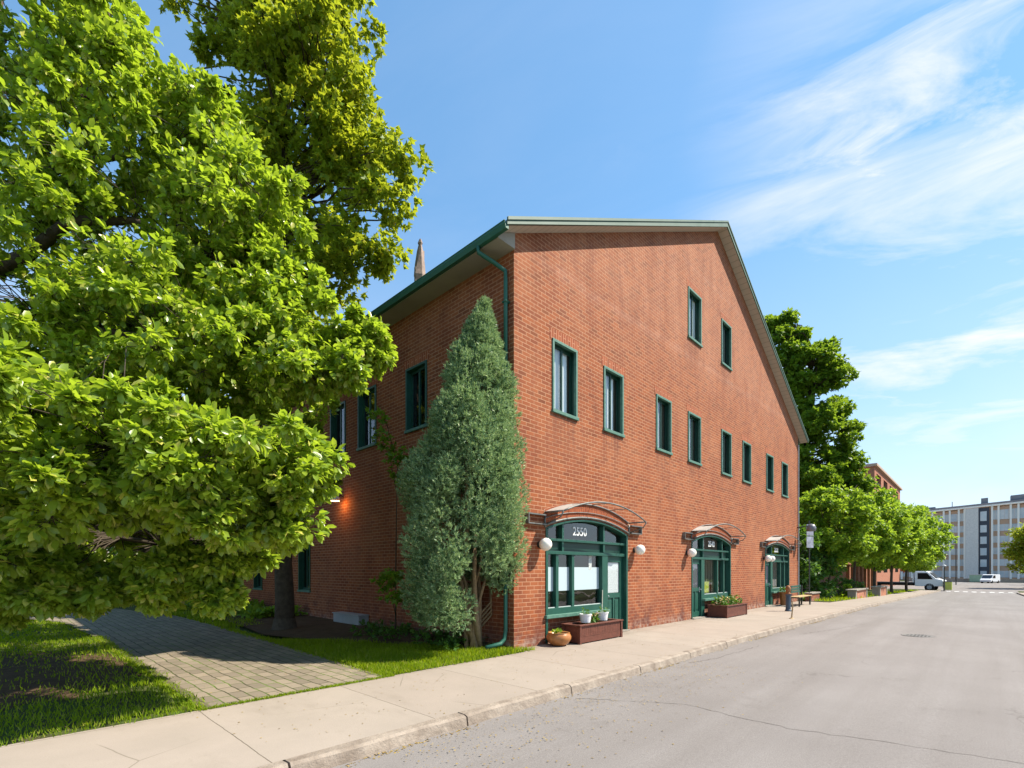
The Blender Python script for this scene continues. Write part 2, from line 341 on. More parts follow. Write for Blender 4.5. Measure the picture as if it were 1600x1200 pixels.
def fast_mesh(name,V,F,m,parent=None,smooth=False):
    """V (n,3); F list of (m,k) int arrays"""
    me=bpy.data.meshes.new(name); V=np.asarray(V,np.float32)
    me.vertices.add(len(V)); me.vertices.foreach_set('co',V.ravel())
    tot=sum(f.size for f in F); npoly=sum(len(f) for f in F)
    me.loops.add(tot); me.polygons.add(npoly)
    me.loops.foreach_set('vertex_index',np.concatenate([f.ravel() for f in F]).astype(np.int32))
    sizes=np.concatenate([np.full(len(f),f.shape[1]) for f in F]); st=np.concatenate([[0],np.cumsum(sizes)[:-1]])
    me.polygons.foreach_set('loop_start',st.astype(np.int32))
    me.update(calc_edges=True); me.materials.append(m)
    if smooth: me.polygons.foreach_set('use_smooth',np.ones(npoly,bool))
    return link(bpy.data.objects.new(name,me),parent)
def nrm(a): return a/np.maximum(np.linalg.norm(a,axis=1,keepdims=True),1e-9)
TM={ # (along, across, lift) templates
 'broad':([(0,0,0),(.28,.20,.05),(.28,-.20,.05),(.5,0,0),(.70,.235,.03),(.70,-.235,.03),(1,0,-.10)],[[(0,3,4,1),(0,2,5,3)],[(3,6,4),(3,5,6)]]),
 'maple':([(0,0,0),(.28,.50,.04),(.50,.20,.02),(1,0,-.06),(.50,-.20,.02),(.28,-.50,.04)],[[(0,3,2,1),(0,5,4,3)]]),
 'leaf':([(0,0,0),(.5,.28,.06),(1,0,-.05),(.5,-.28,.06)],[[(0,2,1),(0,3,2)]]),
 'blade':([(0,.5,0),(0,-.5,0),(.55,.3,.04),(.55,-.3,.04),(1,0,-.12)],[[(0,1,3,2)],[(2,3,4)]]),
 'needle':([(0,.5,0),(0,-.5,0),(1,0,0)],[[(0,1,2)]]),
}
def leaves(name,pos,axis,nor,size,tm,m,parent=None,wid=1.):
    tv,tf=TM[tm]; n=len(pos); axis=nrm(axis); side=nrm(np.cross(nor,axis)); nor=np.cross(axis,side)
    size=np.broadcast_to(np.asarray(size,float),(n,))[:,None]; wid=np.broadcast_to(np.asarray(wid,float),(n,))[:,None]
    V=np.stack([pos+size*(a*axis+c*nor)+size*wid*b*side for a,b,c in tv],1).reshape(-1,3)
    off=(np.arange(n)*len(tv))[:,None,None]
    F=[(np.array(f)[None]+off).reshape(-1,len(f[0])) for f in tf]
    return fast_mesh(name,V,F,m,parent)
def at(px,py,Z):          # a point seen in the survey picture at depth Z, as a place in the world
    q=CAMP[:2]+Z*FW+(px-800)/767*Z*RT
    return np.array([q[0],q[1],1.7+(890-py)/767*Z])
def gz(x): return -.018*min(max(x-22,0),68)
def sph(n,rng=NR):
    v=rng.normal(size=(n,3)); return nrm(v)
def subclumps(big,per_m3=.5,r=(.5,.9),flat=.6,shell=.45,rng=NR,maxn=400):
    """big: list of (centre, radii) -> list of small clumps spread mostly through the outer volume"""
    out=[]
    for c,rr in big:
        c=np.array(c,float); rr=np.array(rr,float)*np.ones(3)
        n=int(max(6,per_m3*4.2*np.prod(rr)))
        for k in range(min(n,maxn)):
            d=sph(1,rng)[0]; f=shell+(1-shell)*rng.random()**.6
            s=rng.uniform(*r); out.append((c+d*rr*f*(1-.3*s/rr.max()),np.array([s,s,s*flat]),d))
    return out
def foliage(name,cl,twigs,k,size,tm,m,parent,origin=(0,0,0),rng=NR,droop=.15,upn=.9,spread=.8,wid=1.,out=.6,ftw=None):
    P=[];A=[];N=[];B=[]
    for c,r,d in cl:
        n=max(3,int(twigs*rng.uniform(.7,1.3)))
        v=sph(n,rng); rad=rng.random(n)[:,None]**.45
        p=c+v*r*rad
        o=nrm(v*out+d*out*.6+rng.normal(size=(n,3))*.35)
        # rosette of k leaves round each twig tip
        pp=np.repeat(p,k,0); oo=np.repeat(o,k,0)
        a=nrm(oo*.75+sph(n*k,rng)*spread+np.array([0,0,-droop]))
        nn=nrm(np.array([0,0,1.])*upn+oo*.35+rng.normal(size=(n*k,3))*.45)
        P.append(pp+a*size*.12);A.append(a);N.append(nn)
        if ftw is not None: B.append((c,p))
    P=np.concatenate(P)-np.array(origin);A=np.concatenate(A);N=np.concatenate(N)
    sz=size*rng.uniform(.6,1.25,len(P))
    o=leaves(name,P,A,N,sz,tm,m,parent,wid)
    if ftw is not None:                       # fine twigs as thin 3-sided spikes
        mb_v=[];idx=0;F=[]
        for c,p in B:
            for q in p[::ftw[1]]:
                a=c-np.array(origin); b=q-np.array(origin); mid=(a+b)/2+rng.normal(size=3)*.05
                d=nrm((b-a)[None])[0]; s1=nrm(np.cross(d,[0.1,.2,1])[None])[0]; s2=np.cross(d,s1)
                for (x,w) in ((a,ftw[0]*1.6),(mid,ftw[0]*1.1),(b,ftw[0]*.5)):
                    for t_ in range(3):
                        an=2.094*t_; mb_v.append(x+w*(math.cos(an)*s1+math.sin(an)*s2))
                for s_ in (0,3):
                    for t_ in range(3): F.append((idx+s_+t_,idx+s_+(t_+1)%3,idx+s_+3+(t_+1)%3,idx+s_+3+t_))
                idx+=9
        fast_mesh('twigs',np.array(mb_v),[np.array(F)],BARK,parent)
    return o
def wood(name,root,base,trunk,limbs,cl,m,r0,origin,rng=NR,sub=True,k=8,subr=.02):
    """trunk: list of points; limbs: list of polylines from the trunk; each clump gets a branch from the nearest limb node"""
    mb=MB(); O=Vector(origin); nodes=[]
    def tub(pts,ra,rb,kk):
        n=len(pts); rr=[ra+(rb-ra)*i/(n-1) for i in range(n)]
        mb.tube([tuple(Vector(p)-O) for p in pts],rr,kk)
    tub(trunk,r0,r0*.45,k+2)
    # root flare
    mb.lathe((trunk[0][0]-O.x,trunk[0][1]-O.y,0),[(r0*1.55,-.1),(r0*1.25,.08),(r0*1.02,.35)],10)
    for p in trunk[1:]: nodes.append(np.array(p,float))
    for lm,(ra,rb) in limbs:
        tub(lm,ra,rb,k)
        for a,b in zip(lm,lm[1:]):
            for f in (0,.5): nodes.append(np.array(a)*(1-f)+np.array(b)*f)
        nodes.append(np.array(lm[-1],float))
    if sub:
        N=np.array(nodes)
        for c,r,d in cl:
            dd=np.linalg.norm((N-c)*np.array([1,1,1.2]),axis=1)+np.maximum(0,N[:,2]-c[2])*.8
            a=N[dd.argmin()]; L=np.linalg.norm(c-a)
            if L<.15: continue
            m1=a+(c-a)*.4+np.array([0,0,.10*L])+rng.normal(size=3)*.06*L
            m2=a+(c-a)*.75+np.array([0,0,.07*L])+rng.normal(size=3)*.05*L
            tub([tuple(a),tuple(m1),tuple(m2),tuple(c)],min(subr*1.6,subr*(.6+.25*L)),subr*.35,5)
    return mb.build(name,m,root,smooth=True)

# ================================================================= SETTING
KY=lambda x: -2.85-.42*min(max((x-6)/18,0),1)      # kerb line drifts outward past the shops
XS=[-900,-120,-40,-15,-8,-4,0,3,6,9,12,15,18,22,26,30,36,44,52,60,68,74.5]
def setting():
    # one sheet of ground to the horizon, sunk below the roadway
    xs=[-2500,-60,-20,0,6,12,18,22,30,45,60,75,90,140,300,2500]
    mb=MB()
    prof=lambda x:[(-2500,-.03),(-10.6,-.03),(-10.1,-.30),(KY(x)-.25,-.30),(KY(x)+.35,-.045),(4,-.045),(2500,-.045)]
    for a,b in zip(xs,xs[1:]):
        pa,pb=prof(a),prof(b)
        for i in range(len(pa)-1):
            mb.face([(a,pa[i][0],gz(a)+pa[i][1]),(b,pb[i][0],gz(b)+pb[i][1]),(b,pb[i+1][0],gz(b)+pb[i+1][1]),(a,pa[i+1][0],gz(a)+pa[i+1][1])])
    bmesh.ops.remove_doubles(mb.bm,verts=mb.bm.verts[:],dist=.001)
    tag(mb.build('ground',GROUND),kind='structure')
    mb=MB(); rx=[-200,-40,-15,-8,-4,0,3,6,9,12,15,18,22,26,30,40,50,60,70,77]
    for a,b in zip(rx,rx[1:]):
        za,zb=gz(a)-.125,gz(b)-.125
        mb.face([(a,-10.0,za),(b,-10.0,zb),(b,-6.5,zb+.04),(a,-6.5,za+.04)])
        mb.face([(a,-6.5,za+.04),(b,-6.5,zb+.04),(b,KY(b)-.0,zb),(a,KY(a)-.0,za)])
    z=gz(77)-.125+.0
    mb.face([(77,-10,z),(88,-10,z-.1),(88,-6.5,z-.06),(77,-6.5,z+.04)]); mb.face([(77,-6.5,z+.04),(88,-6.5,z-.06),(88,KY(80),z-.1),(77,KY(77),z)])
    mb.face([(77,KY(77),z),(88,KY(80),z-.1),(88,90,z-.1),(77,90,z)]); mb.face([(77,-90,z),(88,-90,z-.1),(88,-10,z-.1),(77,-10,z)])
    mb.face([(88,-40,z-.1),(150,-40,z-.14),(150,30,z-.14),(88,30,z-.1)])
    bmesh.ops.remove_doubles(mb.bm,verts=mb.bm.verts[:],dist=.001)
    o=mb.build('road',ASPH); tag(o,kind='structure')
    # raise far forecourt sheets clear of the ground sheet
    o.location.z=0
    # pavement sheet (wall side); a bed comes forward past the end of the shops
    mb=MB(); IY=lambda x: -.36 if x<-.02 else (.02 if x<22.3 else -1.45)
    xs=[-60,-20,-10,-6,-3,-.02,0,4,8,12,16,20,22.25,22.35,26,30,36,44,52,60,68,75]
    for a,b in zip(xs,xs[1:]):
        mb.face([(a,KY(a)+.17,gz(a)),(b,KY(b)+.17,gz(b)),(b,IY(b-1e-3),gz(b)),(a,IY(a+1e-3),gz(a))])
    tag(mb.build('pavement',CONC),kind='structure')
    # cast kerb in lengths with open joints, edges worn
    mb=MB(); x=-21.96
    while x<75:
        L=2.02 if x<8 else 3.0; n=6 if x<14 else 3
        for i in range(n):
            a=x+L*i/n; b=x+L*(i+1)/n-(.022 if i==n-1 else 0)
            w=lambda q: .008*math.sin(q*5.1)+.006*math.sin(q*13.7)
            sec=lambda q:[(KY(q)+.165,gz(q)+.003),(KY(q)+.045,gz(q)+.004+w(q)*.4),(KY(q)+.012+w(q),gz(q)-.018),(KY(q)-.012+w(q)*.8,gz(q)-.15),(KY(q)+.165,gz(q)-.2)]
            A=[mb.bm.verts.new((a,y,zz)) for y,zz in sec(a)]; B=[mb.bm.verts.new((b,y,zz)) for y,zz in sec(b)]
            for j in range(5): mb.bm.faces.new((A[j],A[(j+1)%5],B[(j+1)%5],B[j]))
            if i==0: mb.bm.faces.new(A[::-1])
            if i==n-1: mb.bm.faces.new(B)
        x+=L
    tag(mb.build('kerb',KERB),kind='structure')
    # paved path beside the building, bends left far away
    mb=MB(); L=[(-5.75,-.37),(-5.75,4),(-5.8,9),(-6.05,14),(-7.5,19),(-11,25),(-17,30)]; Rr=[(-3.3,-.37),(-3.1,4),(-3.0,9),(-3.05,14),(-4.0,20),(-7.5,28),(-15,34)]
    for i in range(6): mb.face([(*L[i],-.004),(*Rr[i],-.004),(*Rr[i+1],-.004),(*L[i+1],-.004)])
    bmesh.ops.remove_doubles(mb.bm,verts=mb.bm.verts[:],dist=.001)
    tag(mb.build('path',PAVE),kind='structure')
    mb=MB()
    for i in range(4):
        a,b=L[i],L[i+1]; mb.face([(a[0]-.11,a[1],.008),(a[0],a[1],.008),(b[0],b[1],.008),(b[0]-.11,b[1],.008)])
    tag(mb.build('path_edging',mat('mossy_edging',(.15,.125,.09),.9,.1,var=.3,vsc=5,col2=(.07,.08,.03),bump=.6)),kind='structure')
    mb=MB(); vs=[mb.bm.verts.new((-8.1+2.6*math.cos(a*.21)*(1+.12*math.sin(a*1.7)),4.5+3.1*math.sin(a*.21)*(1+.1*math.sin(a*2.3)),-.036 if False else -.038)) for a in range(30)]
    vs=[v for v in vs]; 
    for v in vs: v.co.x=min(v.co.x,-5.93)
    mb.bm.faces.new(vs); tag(mb.build('worn_soil',SOIL),kind='structure')
    # planting soil along the side wall
    mb=MB(); pts=[(-2.9,6.2),(-2.5,4.6),(-1.7,2.9),(-1.0,1.7),(-.3,.45),(0,.45),(0,21),(-2.2,21),(-2.4,12),(-2.6,8.5)]
    vs=[mb.bm.verts.new((x,y,.035 if x<-.5 else .07)) for x,y in pts]; c=mb.bm.verts.new((-1.2,6,.10))
    for i in range(len(vs)): mb.bm.faces.new((vs[i],vs[(i+1)%len(vs)],c))
    tag(mb.build('planting_bed',SOIL),kind='structure')
    # bed past the shops
    mb=MB(); mb.face([(22.3,-1.45,gz(22)+.02),(30,-1.45,gz(30)+.02),(52,-1.45,gz(52)+.02),(75,-1.45,gz(75)+.02),(75,4.5,gz(75)+.02),(52,4.5,gz(52)+.02),(30,4.5,gz(30)+.02),(22.3,4.5,gz(22)+.02)])
    tag(mb.build('verge_bed',GROUND),kind='structure')
    # opposite pavement corner and crossing paint
    mb=MB(); mb.box(20,72,-16,-10.0,-.9,-.0); 
    for v in mb.bm.verts:
        v.co.z=(gz(v.co.x)-.3) if v.co.z<-.5 else gz(v.co.x)
    tag(mb.build('opposite_pavement',CONC),kind='structure')
    mb=MB()
    for i in range(8):
        y=-3.9-.78*i
        zz=lambda x: gz(x)-.125+.04*min(1,min((-KY(70)+0-abs(y+6.5)*0),1))+.010
        mb.face([(72.5,y-.42,gz(72.5)-.075),(75.9,y-.42,gz(75.9)-.075),(75.9,y,gz(75.9)-.075),(72.5,y,gz(72.5)-.075)])
    mb.face([(70.4,-6.4,gz(70.4)-.075),(70.9,-6.4,gz(70.9)-.075),(70.9,-9.9,gz(70.9)-.10),(70.4,-9.9,gz(70.4)-.10)])
    tag(mb.build('crossing_paint',PAINT),kind='structure')
    # long sealed cracks in the carriageway
    mb=MB()
    def crack(p,w):
        rr=random.Random(int(p[0][0]*100)); q=[]
        for a,b in zip(p,p[1:]):
            for i in range(14): f=i/14; q.append((a[0]+(b[0]-a[0])*f+rr.uniform(-.03,.03),a[1]+(b[1]-a[1])*f+rr.uniform(-.03,.03)))
        for a,b in zip(q,q[1:]):
            d=Vector((b[0]-a[0],b[1]-a[1])); n=Vector((-d.y,d.x)).normalized()*w*rr.uniform(.5,1.2)
            z=lambda y: -.125+.04*(1-abs(y+6.5)/3.6)+.003
            mb.face([(a[0]+n.x,a[1]+n.y,z(a[1])),(a[0]-n.x,a[1]-n.y,z(a[1])),(b[0]-n.x,b[1]-n.y,z(b[1])),(b[0]+n.x,b[1]+n.y,z(b[1]))])
    crack([(-1.9,-3.05),(-1.2,-4.3),(-1.4,-5.6),(-1.0,-7.5),(-1.3,-9.6)],.004)
    crack([(1.8,-3.05),(2.6,-3.25),(5.2,-3.35)],.007); crack([(8.0,-3.5),(10.2,-4.0),(12.6,-4.4)],.008)
    tag(mb.build('road_cracks',mat('crack',(.11,.095,.085),.95,.1)),kind='structure')
setting()

# ================================================================= BRICK BUILDING
BW=22.25; EV=8.85; AP=14.42; BD=21.5
A=lambda u,o,z:(u,-o,z)
B=lambda u,o,z:(-o,u,z)
bld=empty('brick_building',(0,0,0),label='big red brick gabled building with green windows and three canopied shopfronts at street corner',cat='building')
def arch(u0,u1,zs,zc,n=14):
    """segmental arch points from right spring to left spring"""
    c=(u0+u1)/2; h=zc-zs; w=(u1-u0)/2; r=(w*w+h*h)/(2*h); th=math.asin(w/r)
    return [(c+r*math.sin(th-2*th*i/n),zc-r+r*math.cos(th-2*th*i/n)) for i in range(n+1)]
def rect(u0,u1,z0,z1): return [(u0,z0),(u1,z0),(u1,z1),(u0,z1)]
winA=[(1.29,2.23,5.40,7.05),(3.42,4.37,5.40,7.05),(6.29,7.27,5.40,7.05),(8.54,9.55,5.40,7.05),(11.47,12.46,5.40,7.05),(13.75,14.75,5.40,7.05),(16.85,17.87,5.40,7.05),(19.25,20.27,5.40,7.05),(8.54,9.60,9.60,11.27),(11.47,12.46,9.60,11.27)]
winB=[(3.07,3.99,5.40,7.05),(5.51,6.54,5.36,7.06),(7.34,8.34,5.36,7.02),(9.88,10.84,.95,2.65),(14.44,15.4,.9,2.6),(10.4,11.4,5.36,7.02),(14.2,15.2,5.36,7.02)]
shops=[(1.04,4.61),(8.80,12.42),(16.66,20.55)]
ZS,ZC=2.66,2.955
def wall(name,f,outer,holes,reveal=.06):
    mb=MB(f); loops=[[Vector((u,z,0)) for u,z in outer]]+[[Vector((u,z,0)) for u,z in h] for h in holes]
    flat=[p for l in loops for p in l]; vs=[mb.bm.verts.new(f(p.x,0,p.y)) for p in flat]
    for t in geometry.tessellate_polygon(loops):
        try: mb.bm.faces.new([vs[i] for i in t])
        except ValueError: pass
    k=len(outer)
    for h in holes:
        n=len(h); inn=[mb.bm.verts.new(f(u,-reveal,z)) for u,z in h]
        for i in range(n): mb.bm.faces.new((vs[k+i],vs[k+(i+1)%n],inn[(i+1)%n],inn[i]))
        k+=n
    return mb.build(name,BRICK,bld)
shop_holes=[[(a,.0),(b,.0)]+arch(a,b,ZS,ZC) for a,b in shops]
# holes touching the ground line: raise the sill a hair so that the outline stays simple
shop_holes=[[(a,.012),(b,.012)]+arch(a,b,ZS,ZC) for a,b in shops]
wall('wall',A,[(0,-.15),(BW,-.6),(BW,EV),(BW/2,AP),(0,EV)],[rect(*w) for w in winA]+shop_holes)
wall('wall',B,[(0,-.15),(BD,-.3),(BD,EV),(0,EV)],[rect(*w) for w in winB])
mb=MB(); mb.face([(BW,0,-.8),(BW,BD,-.8),(BW,BD,EV),(BW,0,EV)]); mb.face([(0,BD,-.5),(BW,BD,-.8),(BW,BD,EV),(BW/2,BD,AP),(0,BD,EV)]); mb.build('wall',BRICK,bld)
# inner dark lining so that nothing shows through the openings
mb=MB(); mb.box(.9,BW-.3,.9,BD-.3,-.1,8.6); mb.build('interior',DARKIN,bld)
# roof: two slabs with overhanging rakes
OX,OY=.50,.32; SL=(AP-EV)/(BW/2)
def slope(x): return EV+SL*min(x,BW-x)
mb=MB()
T=.085
for s in (0,1):
    fx=(lambda x:x) if s==0 else (lambda x:BW-x)
    q=[(fx(-OX),slope(-OX) if s==0 else slope(-OX)),(fx(BW/2),AP)]
    zl=EV-SL*OX
    poly=[(fx(-OX-.06),zl+.015),(BW/2,AP+.06),(BW/2,AP+.09+T),(fx(-OX-.06),zl+.075)]
    a=[mb.bm.verts.new((u,-OY-.02,z)) for u,z in poly]; b=[mb.bm.verts.new((u,BD+.3,z)) for u,z in poly]
    mb.bm.faces.new(a); mb.bm.faces.new(b)
    for i in range(4): mb.bm.faces.new((a[i],a[(i+1)%4],b[(i+1)%4],b[i]))
mb.build('roof',ROOF,bld)
mb=MB()
for fx in ((lambda x:x),(lambda x:BW-x)):
    zl=EV-SL*OX
    mb.prism([(fx(-OX-.07),zl-.02),(BW/2,AP+.01),(BW/2,AP+.19),(fx(-OX-.07),zl+.17)],-(-OY-.0),-(-OY-.045)) if False else None
    for (o0,o1,za,zb) in ((OY,OY+.045,-.02,.15),(OY+.03,OY+.07,.135,.20)):
        poly=[(fx(-OX-.07),zl+(za if za<0 else za-.075)),(BW/2,AP+.02+za),(BW/2,AP+.02+zb),(fx(-OX-.07),zl+zb-.075)]
        m2=[mb.bm.verts.new((u,-o0,z)) for u,z in poly]; m3=[mb.bm.verts.new((u,-o1,z)) for u,z in poly]
        mb.bm.faces.new(m2); mb.bm.faces.new(m3[::-1])
        for i in range(4): mb.bm.faces.new((m2[i],m2[(i+1)%4],m3[(i+1)%4],m3[i]))
mb.build('fascia',FASC,bld)
mb=MB()
for fx in ((lambda x:x),(lambda x:BW-x)):
    zl=EV-SL*OX
    mb.face([(fx(-OX),.0,zl+.0),(BW/2,.0,AP+.0),(BW/2,-OY-.01,AP+.0),(fx(-OX),-OY-.01,zl+.0)])
mb.build('soffit',SOFF,bld)
mb=MB(); zl=EV-SL*OX
mb.box(-OX,-.001,-.02,BD,zl-.10,zl-.085); mb.build('soffit',mat('eaves_soffit',(.34,.32,.28),.7,.2,var=.2,vsc=.9),bld)
mb=MB()       # box gutter with rolled lip
[mb.bm.faces.new(q) for q in (lambda a,b:[(a[i],a[(i+1)%7],b[(i+1)%7],b[i]) for i in range(7)]+[a,b])(*[[mb.bm.verts.new((x,yy,z)) for x,z in [(-OX-.01,zl-.085),(-OX-.09,zl-.085),(-OX-.125,zl+.0),(-OX-.125,zl+.045),(-OX-.10,zl+.045),(-OX-.10,zl+.02),(-OX-.01,zl+.02)]] for yy in (-OY-.02,BD)])]
mb.tube([(-OX-.122,-OY-.02,zl+.048),(-OX-.122,BD,zl+.048)],.014,6)
g=mb.build('gutter',GUT,bld)
mb=MB(A); mb.prism([(-.50,zl-.10),(-.003,zl-.10),(-.003,EV-.012),(-.50,zl-.004)],.022,.034); mb.build('eaves_return',mat('eaves_board',(.36,.34,.31),.7,.2),bld)
mb=MB(); k=.045
mb.tube([(-OX-.07,.50,zl-.08),(-OX-.06,.50,zl-.2),(-.30,.30,zl-.38),(-.09,.17,zl-.52),(-.085,.165,zl-.72),(-.085,.165,4.2)],k,10)
mb.tube([(-.085,.165,4.2),(-.085,.165,.42),(-.12,.165,.22),(-.24,.165,.13),(-.62,.20,.09)],k,10)
for z in (7.4,4.6,1.6): mb.box(-.14,-.0,.105,.225,z,z+.03)
mb.build('downspout',GUT,bld,smooth=True)
# lintels: soldier courses over the upper windows
for w in winA: MB(A).box(w[0]-.10,w[1]+.10,-.03,.004,w[3]+.0,w[3]+.245).build('soldier_course',SOLD,bld)
for w in winB: MB(B).box(w[0]-.10,w[1]+.10,-.03,.004,w[3]+.0,w[3]+.245).build('soldier_course',SOLD,bld)
# brick arches over the shopfronts, voussoirs laid one by one
for a,b in shops:
    mb=MB(A); n=46
    lo=arch(a-.02,b+.02,ZS+.04,ZC+.035,n); c=(a+b)/2
    for i in range(n):
        (x0,z0),(x1,z1)=lo[i],lo[i+1]
        g_=.006; 
        for r0,r1 in ((.0,.235),(.243,.37)):
            q=[(x0-g_,z0+r0),(x1+g_,z1+r0),(x1+g_+(x1-c)*.02*r1,z1+r1),(x0-g_+(x0-c)*.02*r1,z0+r1)]
            mb.prism(q,-.02,.010)
    mb.build('brick_arch',mat('arch_brick',(.36,.105,.042),.85,.2,var=.3,vsc=9,col2=(.24,.06,.03),bump=.3),bld)
    mb=MB(A); up=arch(a-.05,b+.05,ZS+.03,ZC+.03,20)
    mb.prism(up+[(x,z+.38) for x,z in reversed(up)],-.02,.004); mb.build('mortar_bed',mat('mortar',(.55,.33,.23),.9,.1),bld)

def window(w,f,curt,k):
    u0,u1,z0,z1=w; fr=MB(f); t=.052
    fr.box(u0-.012,u0+t,-.05,.028,z0,z1); fr.box(u1-t,u1+.012,-.05,.028,z0,z1)
    fr.box(u0-.012,u1+.012,-.05,.030,z1-t,z1+.012)
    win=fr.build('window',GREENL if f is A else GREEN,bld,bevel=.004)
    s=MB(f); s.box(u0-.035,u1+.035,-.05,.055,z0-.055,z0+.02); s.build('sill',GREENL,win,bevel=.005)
    # deep dark-green lining and sashes
    s=MB(f); d0,d1=-.22,-.10
    s.box(u0,u0+t,-.20,-.05,z0,z1); s.box(u1-t,u1,-.20,-.05,z0,z1); s.box(u0,u1,-.20,-.05,z1-t,z1); s.box(u0,u1,-.20,-.05,z0,z0+.04)
    um=(u0+u1)/2
    for a,b,o in ((u0+t,um+.02,-.085),(um-.02,u1-t,-.12)):
        for x in (a,b-.048): s.box(x,x+.048,o-.035,o,z0+.04,z1-t)
        s.box(a+.048,b-.048,o-.035,o,z0+.04,z0+.10); s.box(a+.048,b-.048,o-.035,o,z1-t-.06,z1-t)
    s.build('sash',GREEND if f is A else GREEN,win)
    for a,b,o in ((u0+t+.048,um-.028,-.103),(um+.028,u1-t-.048,-.138)):
        g=MB(f); g.face([(a,o,z0+.1),(b,o,z0+.1),(b,o,z1-t-.06),(a,o,z1-t-.06)]); g.build('pane',GLASS,win)
    if curt:
        c=MB(f); n=16; a=u0+.03; b=um+curt
        pts=[(a+(b-a)*i/n,-.185-.012*math.sin(i*1.9)) for i in range(n+1)]
        for p,q in zip(pts,pts[1:]): c.face([(p[0],p[1],z0+.02),(q[0],q[1],z0+.02),(q[0],q[1],z1-.02),(p[0],p[1],z1-.02)])
        c.build('curtain',CURT,win)
        c=MB(f); a=b+.02; b=u1-.03
        if b>a+.05:
            pts=[(a+(b-a)*i/n,-.21-.012*math.sin(i*2.3)) for i in range(n+1)]
            for p,q in zip(pts,pts[1:]): c.face([(p[0],p[1],z0+.02),(q[0],q[1],z0+.02),(q[0],q[1],z1-.02),(p[0],p[1],z1-.02)])
            c.build('curtain',BROWNC,win)
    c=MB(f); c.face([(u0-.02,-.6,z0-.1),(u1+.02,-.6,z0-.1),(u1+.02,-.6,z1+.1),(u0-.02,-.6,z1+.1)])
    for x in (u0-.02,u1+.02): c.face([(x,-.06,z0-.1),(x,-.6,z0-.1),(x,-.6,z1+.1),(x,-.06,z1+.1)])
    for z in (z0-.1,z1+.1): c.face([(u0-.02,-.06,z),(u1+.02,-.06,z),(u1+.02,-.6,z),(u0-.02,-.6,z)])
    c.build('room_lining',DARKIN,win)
for k,w in enumerate(winA): window(w,A,[.30,.26,.12,.10,.02,.2,.0,.2,.42,.10][k] or .001,k)
for k,w in enumerate(winB): window(w,B,0,k)

